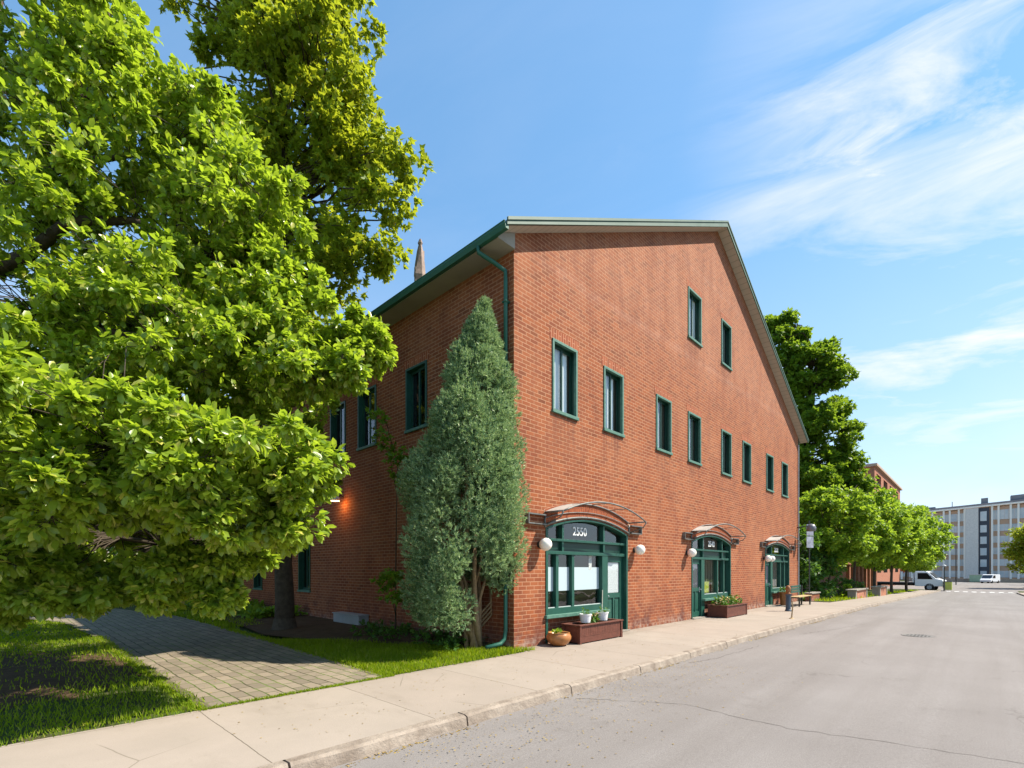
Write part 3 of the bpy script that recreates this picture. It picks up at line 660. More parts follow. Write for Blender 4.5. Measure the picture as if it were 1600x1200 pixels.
def text(s,size,loc,rot,m,parent,name='house_number'):
    cu=bpy.data.curves.new('t','FONT'); cu.body=s; cu.size=size; cu.extrude=.006; cu.align_x='CENTER'; cu.align_y='CENTER'; cu.offset=.002
    o=bpy.data.objects.new('t',cu); COL.objects.link(o); bpy.context.view_layer.update()
    me=bpy.data.meshes.new_from_object(o.evaluated_get(bpy.context.evaluated_depsgraph_get())); bpy.data.objects.remove(o)
    me.materials.clear(); me.materials.append(m); q=link(bpy.data.objects.new(name,me),parent); q.location=loc; q.rotation_euler=rot
    return q
def shop(idx,a,b,num):
    door_right=(idx==0); W_=b-a; sc=W_/3.57
    U=lambda x: a+(x-1.04)*sc if door_right else b-(x-1.04)*sc    # measured on the first shopfront, mirrored for the others
    def bx(m_,x0,x1,o0,o1,z0,z1): p,q=sorted((U(x0),U(x1))); m_.box(p,q,o0,o1,z0,z1)
    fr=MB(A); O0,O1=-.20,-.10
    up=arch(a,b,ZS,ZC,20); inn=arch(a+.05,b-.05,ZS-.04,ZC-.05,20)
    fr.prism(up+list(reversed(inn)),O0,.02)                                   # arched head
    fr.box(a,a+.075,O0,.02,.012,ZS); fr.box(b-.075,b,O0,.02,.012,ZS)
    for z0,z1 in ((2.37,2.43),(2.06,2.14)): fr.box(a+.07,b-.07,O0,-.03,z0,z1)
    for x in (1.72,3.48): bx(fr,x,x+.07,O0,-.05,2.12,2.90 if x<3 else 2.86)
    bx(fr,3.42,3.69,O0,-.04,.012,2.08)                                        # post beside the door
    for x in (1.50,2.12): bx(fr,x,x+.10,O0,-.06,.76,2.08)
    bx(fr,1.10,3.44,O0,-.05,.62,.80)
    f=fr.build('shopfront',GREEN if True else GREEN,bld,bevel=.005)
    s=MB(A); bx(s,1.0,3.62,-.06,.075,.58,.655); s.build('sill',GREENL,f,bevel=.006)
    s=MB(A); bx(s,1.10,3.44,-.095,-.085,.76,.82); s.build('sill_board',mat('pale_sill',(.5,.56,.54),.6,.3),f)
    s=MB(A); s.box(a+.07,b-.07,-.17,-.12,2.13,2.38); s.build('fascia_panel',GREEND,f)
    s=MB(A); bx(s,1.04,3.60,-.22,-.115,.0,.60); s.build('stall_riser',BRICK,f)
    for x0,x1 in ((1.11,1.52),(1.60,2.14),(2.20,3.44)):
        g=MB(A); p,q=sorted((U(x0),U(x1))); g.face([(p,-.15,.8),(q,-.15,.8),(q,-.15,2.07),(p,-.15,2.07)]); g.build('pane',GLASS,f)
        if idx==0:
            g=MB(A); g.face([(p,-.148,1.19),(q,-.148,1.19),(q,-.148,1.76),(p,-.148,1.76)]); g.build('frosted_film',FROST,f)
    g=MB(A); ar=arch(a+.07,b-.07,ZS-.06,ZC-.08,20); g.face([(a+.07,-.15,2.42),(b-.07,-.15,2.42)]+[(u,-.15,z) for u,z in ar]); g.build('pane',GLASS,f)
    # interior: floor to ceiling room with back wall, counter and a poster or two
    g=MB(A)
    g.face([(a-.3,-.88,0),(b+.3,-.88,0),(b+.3,-.88,3),(a-.3,-.88,3)]); g.face([(a-.3,-.22,.01),(b+.3,-.22,.01),(b+.3,-.88,.01),(a-.3,-.88,.01)])
    g.face([(a-.3,-.22,3.02),(b+.3,-.22,3.02),(b+.3,-.88,3.02),(a-.3,-.88,3.02)])
    for x in (a-.3,b+.3): g.face([(x,-.1,0),(x,-.88,0),(x,-.88,3.02),(x,-.1,3.02)])
    g.build('room_lining',mat('dim_room',(.06,.055,.045),.8,.2,var=.3,vsc=1.5,col2=(.03,.035,.02)),f)
    if idx>0:
        g=MB(A); p,q=sorted((U(1.2),U(3.3)))
        for i in range(9):
            x=p+(q-p)*(i+.3)/9; g.box(x,x+.09,-.5,-.45,.62,2.05)
        g.build('blind',mat('shop_blind',(.22,.24,.16),.8,.1,var=.3,vsc=2),f)
        if idx==1:
            g=MB(A); g.box(U(3.1) if U(3.1)<U(2.5) else U(2.5),max(U(3.1),U(2.5)),-.30,-.27,.84,1.25); g.build('reflection_panel',mat('reflected_yellow',(.5,.5,.03),.6,.2,var=.3,vsc=3,col2=(.2,.3,.03)),f)  # stand-in panel: yellow-green street reflection put into its colour, no real board
    for (x,z,w_,h_) in ([(1.17,1.93,.07,.12),(3.02,1.9,.13,.42)] if idx==0 else ([(3.2,1.85,.2,.42)] if idx==2 else [])):
        g=MB(A); xx=U(x); g.box(xx-w_/2,xx+w_/2,-.149,-.146,z-h_/2,z+h_/2); g.build('notice',mat('paper',(.62,.64,.62),.8,.1,var=.3,vsc=30,col2=(.25,.3,.3)),f)
    text(num,.30,(U(2.56),.148-.0,2.645),(R(90),0,0),WHITE,f).location.y=.144
    # door
    d=MB(A); bx(d,3.69,3.76,-.145,-.10,.03,2.06); bx(d,4.37,4.53,-.145,-.10,.03,2.06); bx(d,3.76,4.37,-.145,-.10,1.90,2.06); bx(d,3.76,4.37,-.145,-.10,.03,.22); bx(d,3.76,4.37,-.145,-.10,.93,1.06)
    bx(d,4.03,4.10,-.145,-.10,.22,.93); bx(d,3.76,4.37,-.145,-.128,.2,.95)
    for x0,x1 in ((3.81,3.98),(4.15,4.32)): bx(d,x0,x1,-.13,-.112,.29,.86)
    dr=d.build('door',GREEN,bld,bevel=.004)
    g=MB(A); p,q=sorted((U(3.76),U(4.37))); g.face([(p,-.12,1.06),(q,-.12,1.06),(q,-.12,1.9),(p,-.12,1.9)]); g.build('door_glass',GLASS,dr)
    g=MB(A); g.box(p+.0,q-.0,-.138,-.132,1.07,1.89); g.build('door_blind',mat('door_lace',(.80,.80,.84),.8,.1,var=.3,vsc=30) if idx==0 else mat('door_shade',(.10,.10,.14),.8,.1),dr)
    g=MB(A); x=U(3.725); g.tube([(x,-.10,1.0),(x,-.04,1.0),(x,-.04,.97)],.014,8); g.box(x-.025,x+.025,-.10,-.092,.9,1.08)
    g.build('handle',GREYM,dr,smooth=False)
    g=MB(A); bx(g,3.62,4.60,-.20,.10,.005,.032); g.build('doorstep',STONE,bld)
def canopy(a,b):
    cn=MB(A); r=.020; D=.56
    W1=[(u,.03,z+.34) for u,z in arch(a-.05,b+.02,ZS,ZC+.04,18)]; W2=[(u,.03,z+.035) for u,z in arch(a-.03,b+.03,ZS+.02,ZC+.01,18)]
    F1=[(u,D,z+.34) for u,z in arch(a-.02,b+.02,ZS-.0,ZC+.04,18)]
    cn.tube(W1,r,7); cn.tube(W2,.026,7); cn.tube(F1,r,7)
    Wm=[(u,.03,z+.20) for u,z in arch(a-.03,b+.03,ZS+.02,ZC-.03,18)]; cn.tube(Wm,.012,6)
    for e in (0,18): cn.tube([W1[e],F1[e]],r,7)
    for e in (5,9,13): cn.tube([W1[e],F1[e]],.010,6)
    for u in (a-.05,b+.05):
        cn.tube([(u,.03,ZS+.30),(u,.03,ZS-.0)],r,6)
        cn.tube([(u,.02,ZS+.06),(u,D*.85,ZS+.20),(u,D,ZS+.33)],.016,6)
    c=cn.build('canopy',STEEL,bld,smooth=True)
    # side wings: short open trays bolted to the wall
    for s,u0,u1 in ((-1,a-.68,a-.07),(1,b+.07,b+.66)):
        w=MB(A); z0,z1=ZS+.06,ZS+.27
        for z in (z0,z1): w.box(u0,u1,.004,.10,z-.013,z+.013)
        e=u0 if s<0 else u1-.025; w.box(e,e+.025,.004,.10,z0+.013,z1-.013); w.build('canopy_wing',STEEL,c)
    # one glazed bay left at the near end of the frame
    g=MB(A)
    for i in range(15,18): g.face([(W1[i][0],.03,W1[i][2]+.022),(W1[i+1][0],.03,W1[i+1][2]+.022),(F1[i+1][0],D,F1[i+1][2]+.022),(F1[i][0],D,F1[i][2]+.022)])
    g.build('canopy_sheet',mat('milky_sheet',(.50,.50,.47),.3,.5,var=.2,vsc=3),c)
for i,((a,b),num) in enumerate(zip(shops,('2550','2540','2530'))): shop(i,a,b,num); canopy(a,b)
def wall_lamp(u,z,f=A,r=.145,o=.19):
    mb=MB(f); c=f(u,0,z); mb.tube([(u,.0,z),(u,.03,z)],.075,16); mb.tube([(u,.02,z),(u,o-.1,z)],.03,10); l=mb.build('wall_lamp',DKM,bld,smooth=False)
    mb=MB(); bmesh.ops.create_uvsphere(mb.bm,u_segments=24,v_segments=14,radius=r)
    g=mb.build('globe',OPAL,l,smooth=True); g.location=f(u,o,z)
for u in (.82,4.98,8.42,16.62-.12,17.05): wall_lamp(u,2.26 if u<9 else 2.20,r=.145 if u<17 else .135)
# dished lamp on the side wall, lit
mb=MB(B); mb.tube([(7.46,0,4.0),(7.46,.22,4.06),(7.46,.30,4.0)],.018,8); lp=mb.build('wall_lamp',DKM,bld)
mb=MB(); mb.lathe((0,0,0),[(.155,-.05),(.16,0),(.14,.06),(.08,.10),(0,.115)],22); g=mb.build('lamp_shade',OPAL,lp,smooth=True); g.location=B(7.46,.30,3.90)
mb=MB(); mb.lathe((0,0,0),[(0,-.045),(.145,-.045)],22)
m_,t_=newmat('lit_lens'); finish(m_,t_,t_.n('ShaderNodeEmission',{'Color':(1,.62,.25),'Strength':6.}))
g=mb.build('lamp_lens',m_,lp,recalc=False); g.location=B(7.46,.30,3.90)
pl=bpy.data.lights.new('lamp_glow','POINT'); pl.energy=6; pl.color=(1,.42,.10); pl.shadow_soft_size=.08
po=link(bpy.data.objects.new('lamp_glow',pl),lp); po.location=B(7.35,.26,3.80)
# dome camera on the far corner
mb=MB(); mb.tube([(22.05,-.0,3.95),(22.05,-.45,4.0),(22.2,-.6,4.05)],.03,8); dc=mb.build('corner_lamp',DKM,bld)
mb=MB(); mb.lathe((22.25,-.62,3.72),[(0,0),(.22,.02),(.24,.2),(.17,.36),(0,.42)],16); mb.build('lamp_dome',mat('grey_dome',(.16,.17,.19),.35,.5),dc,smooth=True)
mb=MB(); mb.tube([(22.15,-.05,8.4),(22.15,-.05,.1)],.03,8); mb.build('downspout',GREYM,bld)
# vent grille at the foot of the side wall
t=empty('utility_box',(0,6.7,0),label='low grey metal box against foot of shaded side wall',cat='utility box')
mb=MB(); mb.box(-.34,-.003,-.78,.78,.0,.34); mb.build('case',GREYM,t,bevel=.01)
mb=MB(); mb.box(-.37,-.003,-.81,.81,.342,.37); mb.build('lid',GREYM,t,bevel=.006)
# weathered timber spire standing on the roof
t=empty('roof_spire',(1.0,4.8,slope(1.0)+.25),label='weathered brown timber spire rising above the left roof edge',cat='spire')
mb=MB(); n=6
prof=[(.15,0),(.19,.45),(.10,.55),(.17,.75),(.13,1.1),(.085,1.5),(.05,1.68),(.075,1.74),(.03,1.86)]
rings=[]
for r_,z_ in prof:
    rings.append([mb.bm.verts.new((r_*math.cos(1.05*j+.3)*(1+.25*math.sin(j*2.1+z_*3))+.06*z_*.3,r_*math.sin(1.05*j+.3),z_)) for j in range(6)])
for a,b in zip(rings,rings[1:]):
    for j in range(6): mb.bm.faces.new((a[j],a[(j+1)%6],b[(j+1)%6],b[j]))
mb.bm.faces.new(rings[-1]); mb.bm.faces.new(rings[0]); mb.build('spire_body',SPIRE,t)
mb=MB(); mb.box(.10,.16,-.03,.03,.0,1.55); mb.box(-.16,-.10,-.04,.03,.4,.95); mb.build('spire_batten',SPIRE,t)

# ================================================================= THINGS AT THE SHOPFRONTS
def leafball(name,c,r,n,size,m,parent,tm='leaf',k=5,**kw):
    return foliage(name,[(np.array(c,float),np.array(r,float)*np.ones(3),np.array([0,0,1.]))],n,k,size,tm,m,parent,**kw)
t=empty('flower_pot',(1.10,-.34,0),label='round glazed terracotta pot with small plant, left of the long trough',cat='flower pot')
mb=MB(); mb.lathe((0,0,0),[(0,.01),(.15,.01),(.22,.06),(.275,.15),(.28,.21),(.25,.27),(.235,.285),(.25,.295),(.235,.30),(.215,.28),(.21,.24),(0,.235)],28); mb.build('pot',TERRA,t,smooth=True)
mb=MB(); mb.lathe((0,0,0),[(0,.252),(.20,.252)],20); mb.build('potting_soil',SOIL,t)
leafball('plant',(-.04,.02,.30),(.13,.13,.07),16,.085,BRT,t)
def trough(loc,L,Wd,Hh,label,pots,bulk):
    t=empty('wooden_trough',loc,label=label,cat='planter')
    mb=MB()
    # panelled sides: boards, rim and corner posts
    for sx in (-1,1):
        for sy in (-1,1): MB().box(sx*L/2-.035,sx*L/2+.035,sy*Wd/2-.035,sy*Wd/2+.035,0,Hh-.03).build('post',WOODD,t,bevel=.004)
    mb=MB(); n=int(L/.075)
    for sy in (-1,1):
        for i in range(n):
            a=-L/2+.04+(L-.08)*i/n; mb.box(a,a+(L-.08)/n-.006,sy*Wd/2-.012,sy*Wd/2+.010,Hh*.42,Hh-.04)
        mb.box(-L/2+.03,L/2-.03,sy*Wd/2-.016,sy*Wd/2+.016,Hh*.06,Hh*.38); mb.box(-L/2+.03,L/2-.03,sy*Wd/2-.02,sy*Wd/2+.022,Hh*.38,Hh*.42)
    for sx in (-1,1): mb.box(sx*L/2-.014,sx*L/2+.014,-Wd/2+.03,Wd/2-.03,.03,Hh-.04)
    mb.build('side_boards',WOODD,t)
    mb=MB()
    for sy in (-1,1): mb.box(-L/2-.05,L/2+.05,sy*Wd/2-.05,sy*Wd/2+.05,Hh-.03,Hh)
    for sx in (-1,1): mb.box(sx*L/2-.05,sx*L/2+.05,-Wd/2+.05,Wd/2-.05,Hh-.03,Hh-.001)
    mb.build('rim',WOODD,t,bevel=.004)
    mb=MB(); mb.box(-L/2+.03,L/2-.03,-Wd/2+.03,Wd/2-.03,Hh-.12,Hh-.07); mb.build('potting_soil',SOIL,t)
    return t
t1=trough((2.42,-.36,0),1.75,.46,.44,'long stained wooden trough with two white pots on it under the 2550 shop window',True,False)
leafball('plant',(.02,.02,.50),(.30,.12,.13),24,.09,SHR,t1); leafball('flowers',(.0,-.02,.58),(.18,.1,.06),10,.05,mat('pale_flowers',(.55,.35,.25),.8,.1,var=.3,vsc=30,col2=(.5,.45,.2)),t1)
for x,lab in ((-.33,'white plastic pot on left end of the trough at the 2550 shopfront'),(.40,'white plastic pot holding a thin upright cane on the trough at the 2550 shopfront')):
    p=empty('white_pot',(2.42+x,-.36,.445),label=lab,cat='plant pot',group='white pots on the trough')
    mb=MB(); mb.lathe((0,0,0),[(0,-.0),(.115,-.0),(.14,.17),(.15,.175),(.15,.20),(.13,.20),(.12,.15),(0,.15)],20); mb.build('pot',WHITE,p,smooth=False)
    leafball('plant',(.02,0,.24),(.11,.11,.07),10,.08,SHR,p)
    if x>0:
        mb=MB(); mb.tube([(-.02,0,.16),(-.0,0,.75)],.011,6); mb.build('cane',mat('pale_cane',(.75,.70,.58),.6,.2),p)
t2=trough((11.0,-.42,0),1.95,.62,.44,'wooden trough full of leafy plants and orange flowers at the middle shopfront',False,True)
foliage('plant',[(np.array([x,0,.52]),np.array([.3,.25,.20]),np.array([0,0,1.])) for x in (-.75,-.4,0,.35,.72)],22,5,.11,'leaf',SHR,t2)
for x in (-.8,-.3,.1): foliage('flower_cluster',[(np.array([x,-.05,.62]),np.array([.2,.2,.14]),np.array([0,0,1.]))],10,3,.07,'leaf',mat('orange_flowers',(.70,.33,.10),.8,.1,var=.35,vsc=25,col2=(.75,.65,.4)),t2)
for x,r_,m_,lab in ((18.5,.17,TERRA,'brown clay pot at foot of farthest shopfront'),(19.3,.17,BLUEG,'dark grey pot at foot of farthest shopfront')):
    p=empty('tall_pot',(x,-.28,0),label=lab,cat='plant pot',group='tall pots by the far shop door')
    mb=MB(); mb.lathe((0,0,0),[(0,.0),(r_*.8,0),(r_,.55),(r_*1.12,.57),(r_*1.12,.62),(r_*.9,.62),(r_*.85,.5),(0,.5)],16); mb.build('pot',m_,p)
    leafball('plant',(0,0,.72),(.15,.15,.14),12,.12,SHR,p)
# bollard, stake, bench, sign
t=empty('bollard',(14.75,-1.45,0),label='slate blue bollard with rusty brown finial on the pavement',cat='bollard')
mb=MB(); mb.lathe((0,0,0),[(0,0),(.12,0),(.12,.05),(.095,.07),(.09,.62),(.11,.64),(.11,.70),(0,.70)],14); mb.build('post',BLUEG,t)
mb=MB(); mb.lathe((0,0,.70),[(0,.0),(.13,.0),(.13,.03),(.07,.05),(.085,.10),(.10,.22),(.075,.32),(.0,.36)],14); mb.build('finial',mat('rusty_cap',(.32,.13,.05),.6,.3,var=.3,vsc=12),t,smooth=True)
t=empty('wooden_stake',(11.39,-2.42,0),label='short leaning bare wood stake standing in the pavement',cat='stake')
mb=MB(); mb.tube([(0,0,0),(.02,-.01,.18),(.06,-.02,.40),(.065,-.01,.62)],[.028,.022,.024,.016],7); mb.build('shaft',WOODL,t)
mb=MB(); mb.lathe((0,0,0),[(.0,.04),(.05,.03),(.09,.0)],10); mb.build('foot',WOODL,t)
t=empty('green_bench',(18.7,-.95,0),label='green slatted bench with bare wood seat beyond the farthest shopfront',cat='bench')
mb=MB()
for i,z in enumerate((.60,.72,.84)): mb.box(-1.15,1.15,.20+.02*i,.235+.02*i,z,z+.10)
mb.build('backrest',GREEN,t,bevel=.004)
mb=MB()
for i in range(4): mb.box(-1.15,1.15,-.24+.11*i,-.14+.11*i,.43,.46)
mb.build('seat',WOODL,t,bevel=.004)
for x in (-.95,.95):
    mb=MB(); mb.box(x-.03,x+.03,-.22,-.16,0,.43); mb.box(x-.03,x+.03,.14,.20,0,.95); mb.box(x-.03,x+.03,-.16,.14,.38,.43); mb.build('leg',DKM,t)
t=empty('street_sign',(22.75,-.42,gz(22.75)),label='two blank silver sign plates seen from behind on a dark pole at the building end',cat='sign')
mb=MB(); mb.tube([(0,0,0),(0,0,4.35)],.035,8); mb.build('pole',DKM,t)
sm=mat('bare_aluminium',(.60,.58,.66),.35,.5,metal=.6,var=.35,vsc=5,col2=(.30,.28,.32))
for z in (3.20,3.85):
    mb=MB(); mb.box(-.24,.24,-.052,-.047,z-.30,z+.30); mb.box(-.24,.24,-.047,-.036,z-.02,z+.02); o_=mb.build('sign_plate',sm,t); o_.rotation_euler=(0,0,R(-28))
# manhole
t=empty('manhole_cover',(4.9,-6.0,-.088),label='round cast iron manhole cover in the road',cat='manhole cover')
t.location=(*(CAMP[:2]+13.3*FW+(1435-800)/767*13.3*RT),-.094)
mb=MB(); mb.lathe((0,0,0),[(.0,.006),(.31,.006),(.33,.004),(.345,.009),(.37,.009),(.375,-.01)],32)
for i in range(7):
    for j in range(7):
        x,y=(i-3)*.075,(j-3)*.075
        if x*x+y*y<.07: mb.box(x-.022,x+.022,y-.022,y+.022,.007,.012)
mb.build('cover',mat('cast_iron',(.20,.185,.17),.6,.4,metal=.4,var=.3,vsc=8),t)

# ================================================================= GREENERY ROUND THE BUILDING
def grass(name,region,n,h,label,maxz=0.03,zf=None,lean=.35):
    """region: function(xy)->mask, box"""
    (x0,x1,y0,y1),ok=region
    p=np.stack([NR.uniform(x0,x1,n),NR.uniform(y0,y1,n)],1)
    d=np.linalg.norm(p-CAMP[:2],axis=1); keep=(NR.random(n)<np.clip((6.5/d)**1.3,0,1))&ok(p); p=p[keep]; d=d[keep]
    pat=np.sin(p[:,0]*2.3+1.3*np.sin(p[:,1]*1.7))*np.sin(p[:,1]*2.9+p[:,0])
    z=np.zeros(len(p)) if zf is None else zf(p)
    P=np.column_stack([p,z]); A_=np.column_stack([NR.normal(0,lean,(len(p),2)),np.ones(len(p))]); N_=NR.normal(size=(len(p),3))
    L=h*NR.uniform(.45,1.35,len(p))*(1+.35*pat)
    wd=np.clip(.011*np.maximum(1,d/7),.01,.05)/L
    o=leaves(name,P,A_,N_,L,'blade',GRS,None,wd); return tag(o,label,'grass',kind='stuff')
def inpoly(p,poly):
    x,y=p[:,0],p[:,1]; c=np.zeros(len(p),bool); n=len(poly)
    for i in range(n):
        (x1,y1),(x2,y2)=poly[i],poly[(i+1)%n]
        c^=((y1>y)!=(y2>y))&(x<(x2-x1)*(y-y1)/(y2-y1+1e-12)+x1)
    return c
plotR=[(-3.32,-.36),(.30,-.36),(.12,-.05),(-.02,-.03),(-.02,.5),(-.5,1.0),(-1.0,1.9),(-1.7,3.1),(-2.5,4.8),(-3.1,5.2)]
grass('lawn_grass',((-3.4,.35,-.42,5.3),lambda p:inpoly(p+NR.normal(0,.03,p.shape),plotR)),60000,.085,'bright green grass on the small plot at the building corner')
plotL=[(-14,-.36),(-5.9,-.36),(-5.88,4),(-5.95,9),(-6.2,14),(-8,19),(-12,25),(-30,25),(-30,-.36)]
# worn shady patch has fewer blades
def okL(p):
    m=inpoly(p+NR.normal(0,.04,p.shape),plotL); bare=np.exp(-(((p[:,0]+8.2)/2.7)**2+((p[:,1]-4.0)/3.1)**2)**2)
    return m&(NR.random(len(p))>bare*.93)
grass('lawn_grass',((-14,-5.8,-.42,16),okL),150000,.065,'green grass on the shaded lawn left of the paved path')
grass('lawn_grass',((-3.1,-1.9,8.5,21),lambda p:p[:,0]<9),14000,.13,'grass strip between the path and the planting bed')
grass('lawn_grass',((-12,2,21,34),lambda p:~inpoly(p,[(-7.6,19),(-4,20),(-7.5,28),(-15,34),(-17,30),(-11,25)])),60000,.12,'grass beyond the far end of the building')
grass('lawn_grass',((23,72,-1.5,-.2),lambda p:p[:,0]<71),26000,.16,'grass verge along the pavement under the street trees',zf=lambda p:np.array([gz(x) for x in p[:,0]]))
# weeds in the joint between path and pavement, and along the kerb foot
n=2600; px_=NR.uniform(-5.9,-3.2,n); P=np.column_stack([px_,NR.normal(-.375,.018,n),np.zeros(n)])
o=leaves('joint_weeds',P,np.column_stack([NR.normal(0,.7,(n,2)),np.ones(n)]),NR.normal(size=(n,3)),NR.uniform(.015,.05,n),'blade',GRS,None,.3); tag(o,'low weeds in the joint between paved path and pavement','weeds',kind='stuff')
for x0_,x1_ in ((-5.86,.06),(-3.2,.07)):
    n=2600; yy=NR.uniform(-.35,9,n); P=np.column_stack([x0_+NR.normal(0,x1_,n)+(0 if x0_<-4 else np.interp(yy,[0,4,9],[-.05,.1,.2])),yy,np.full(n,-.01)])
    o=leaves('edge_grass',P,np.column_stack([NR.normal(0,.8,(n,2)),np.ones(n)]),NR.normal(size=(n,3)),NR.uniform(.03,.09,n),'blade',GRS,None,.25); tag(o,'ragged grass creeping over the left edge of the paved path' if x0_<-4 else 'ragged grass creeping over the right edge of the paved path','grass',kind='stuff')
n=3400; px_=NR.uniform(-6,24,n); px_=px_[NR.random(n)<.35+.5*np.sin(px_*1.7)*np.sin(px_*.6+1)]; n=len(px_)
P=np.column_stack([px_,np.array([KY(x) for x in px_])-.035-np.abs(NR.normal(0,.035,n)),np.full(n,-.12)]); P[:,2]+=np.array([gz(x) for x in px_])
o=leaves('leaf_litter',P,NR.normal(size=(n,3))*np.array([1,1,.15]),np.array([0,0,1.])+NR.normal(0,.3,(n,3)),NR.uniform(.015,.045,n),'leaf',LIT); tag(o,'dry leaves and grit gathered along the kerb foot','leaf litter',kind='stuff')
n=900; P=np.column_stack([NR.uniform(-6,14,n),NR.uniform(-2.7,-.1,n)**1,np.full(n,.006)]); P2=np.column_stack([NR.uniform(-5,2,1100),-3.0-np.abs(NR.normal(0,.8,1100)),np.full(1100,-.10)]); P=np.concatenate([P,P2])
P=np.concatenate([P,np.column_stack([NR.uniform(-14,-3.2,1500),NR.uniform(-.3,9,1500),np.full(1500,.012)])]); n=len(P)
o=leaves('fallen_leaves',P,NR.normal(size=(n,3))*np.array([1,1,.1]),np.array([0,0,1.])+NR.normal(0,.2,(n,3)),NR.uniform(.012,.035,n),'leaf',LIT); tag(o,'small fallen leaves scattered on pavement, path and road edge','leaf litter',kind='stuff')
# hostas and ground cover in the bed
def clumps(name,pts,label,m,size,n,kind='stuff',r=.25):
    cl=[(np.array([x,y,z]),np.array([r,r,r*.55]),np.array([0,0,1.])) for x,y,z in pts]
    o=foliage(name,cl,n,4,size,'broad',m,None,droop=.1); tag(o,label,'ground cover',kind=kind); return o
pts=[(-.25-abs(NR.normal(0,.6)),y,.12) for y in NR.uniform(1.0,5.2,26)]+[(-.6+NR.normal(0,.3),.9+NR.normal(0,.25),.12) for _ in range(5)]
clumps('ground_cover',pts,'low leafy ground cover at the foot of the juniper and side wall',SHR,.13,10)
pts=[(NR.uniform(-2.2,-.3),y,.16) for y in NR.uniform(10,20.5,44)]
clumps('hosta_bed',pts,'leafy hosta bed along the far part of the side wall',BRT,.22,12,r=.32)
pts=[(x,NR.uniform(-.1,.6),gz(x)+.2) for x in NR.uniform(22.6,27,16)]
clumps('ground_cover',pts,'light green leafy plants at pavement edge past the building',BRT,.18,14,r=.35)

# --- juniper at the corner
def juniper():
    c0=(-.80,.62,0); t=empty('juniper_tree',c0,label='tall blue green conical juniper at the building corner',cat='juniper')
    zs=[.75,1.0,1.4,2.0,2.7,3.4,4.1,4.8,5.4,5.9,6.4,6.95,7.35]; rs=[.72,1.08,1.26,1.28,1.26,1.22,1.06,.90,.74,.58,.38,.17,.02]
    cl=[]
    for i in range(370):
        z=NR.uniform(.75,7.2); r=np.interp(z,zs,rs); th=NR.uniform(0,2*math.pi)
        lob=1+.07*math.sin(3*th+z*1.9)+.07*math.sin(5*th-z*3.3)+.04*math.sin(z*5.1+th)
        s=min(.36,.09+r*.24)*NR.uniform(.7,1.25); f=NR.uniform(.55,1.)**.35
        cx=-.20+.062*z; cy=.05-.045*z
        x,y=cx+(r*lob-s*.35)*f*math.cos(th),cy+(r*lob-s*.35)*f*math.sin(th)*.84
        if z<1.55 and x*.69-y*.72>.12: continue            # raised skirt on the street side
        if c0[0]+x>-.12 and c0[1]+y>-.12: x=-.12-c0[0]-abs(NR.normal(0,.05))
        cl.append((np.array([x,y,z]),s,np.array([math.cos(th)*.75,math.sin(th)*.75,.75])))
    P=[];A_=[];N_=[];L_=[]
    for c,s,d in cl:
        n=int(88*(s/.3)**1.8)+14; v=sph(n); p=c+v*s*np.array([.8,.8,1.15])*(.6+.4*NR.random(n)[:,None])
        a=nrm(v*.8+d*.45+np.array([0,0,.4])+NR.normal(size=(n,3))*.3)
        k=11; pp=np.repeat(p,k,0); aa=np.repeat(a,k,0); q=NR.random(len(pp))[:,None]
        P.append(pp+aa*q*.075); A_.append(nrm(aa*.8+sph(len(pp))*(.95-.5*q))); N_.append(NR.normal(size=(len(pp),3))); L_.append((.075-.02*q[:,0])*NR.uniform(.7,1.25,len(pp)))
    P=np.concatenate(P);A_=np.concatenate(A_);N_=np.concatenate(N_)
    leaves('crown',P,A_,N_,np.concatenate(L_),'needle',JUN,t,.26)
    mb=MB(); b=np.array([.34,.16,0.])
    rr=random.Random(3)
    for i in range(9):
        a=i*.75; o=Vector((.11*math.cos(a),.09*math.sin(a),0)); top=Vector((rr.uniform(-.55,.2),rr.uniform(-.4,.4),rr.uniform(1.5,2.6)))
        pts=[Vector(b)+o*1.6+Vector((0,0,-.05))]
        for f in (.25,.5,.75,1.): pts.append(Vector(b)+o*(1.3-f*.4)+(top-o)*f+Vector((rr.uniform(-.05,.05),rr.uniform(-.05,.05),0)))
        r0=rr.uniform(.035,.075); mb.tube([tuple(p) for p in pts],[r0,r0*.85,r0*.75,r0*.6,r0*.4],8)
    for a in (0,1,2,3,4):
        sx=rr.choice((-1,1)); mb.tube([(b[0]+.1*sx,b[1],.25+.1*a),(b[0]+.4*sx,b[1]-.15,.6+.1*a),(b[0]+.65*sx*(1 if sx<0 else .6),b[1]-.1,1.1+.1*a)],[.028,.02,.008],6)
    mb.tube([(b[0]-.2,b[1],2),(.0,0,4.5),(.22,-.25,6.8)],[.06,.04,.012],6)
    mb.build('trunk',BARKJ,t,smooth=True)
juniper()

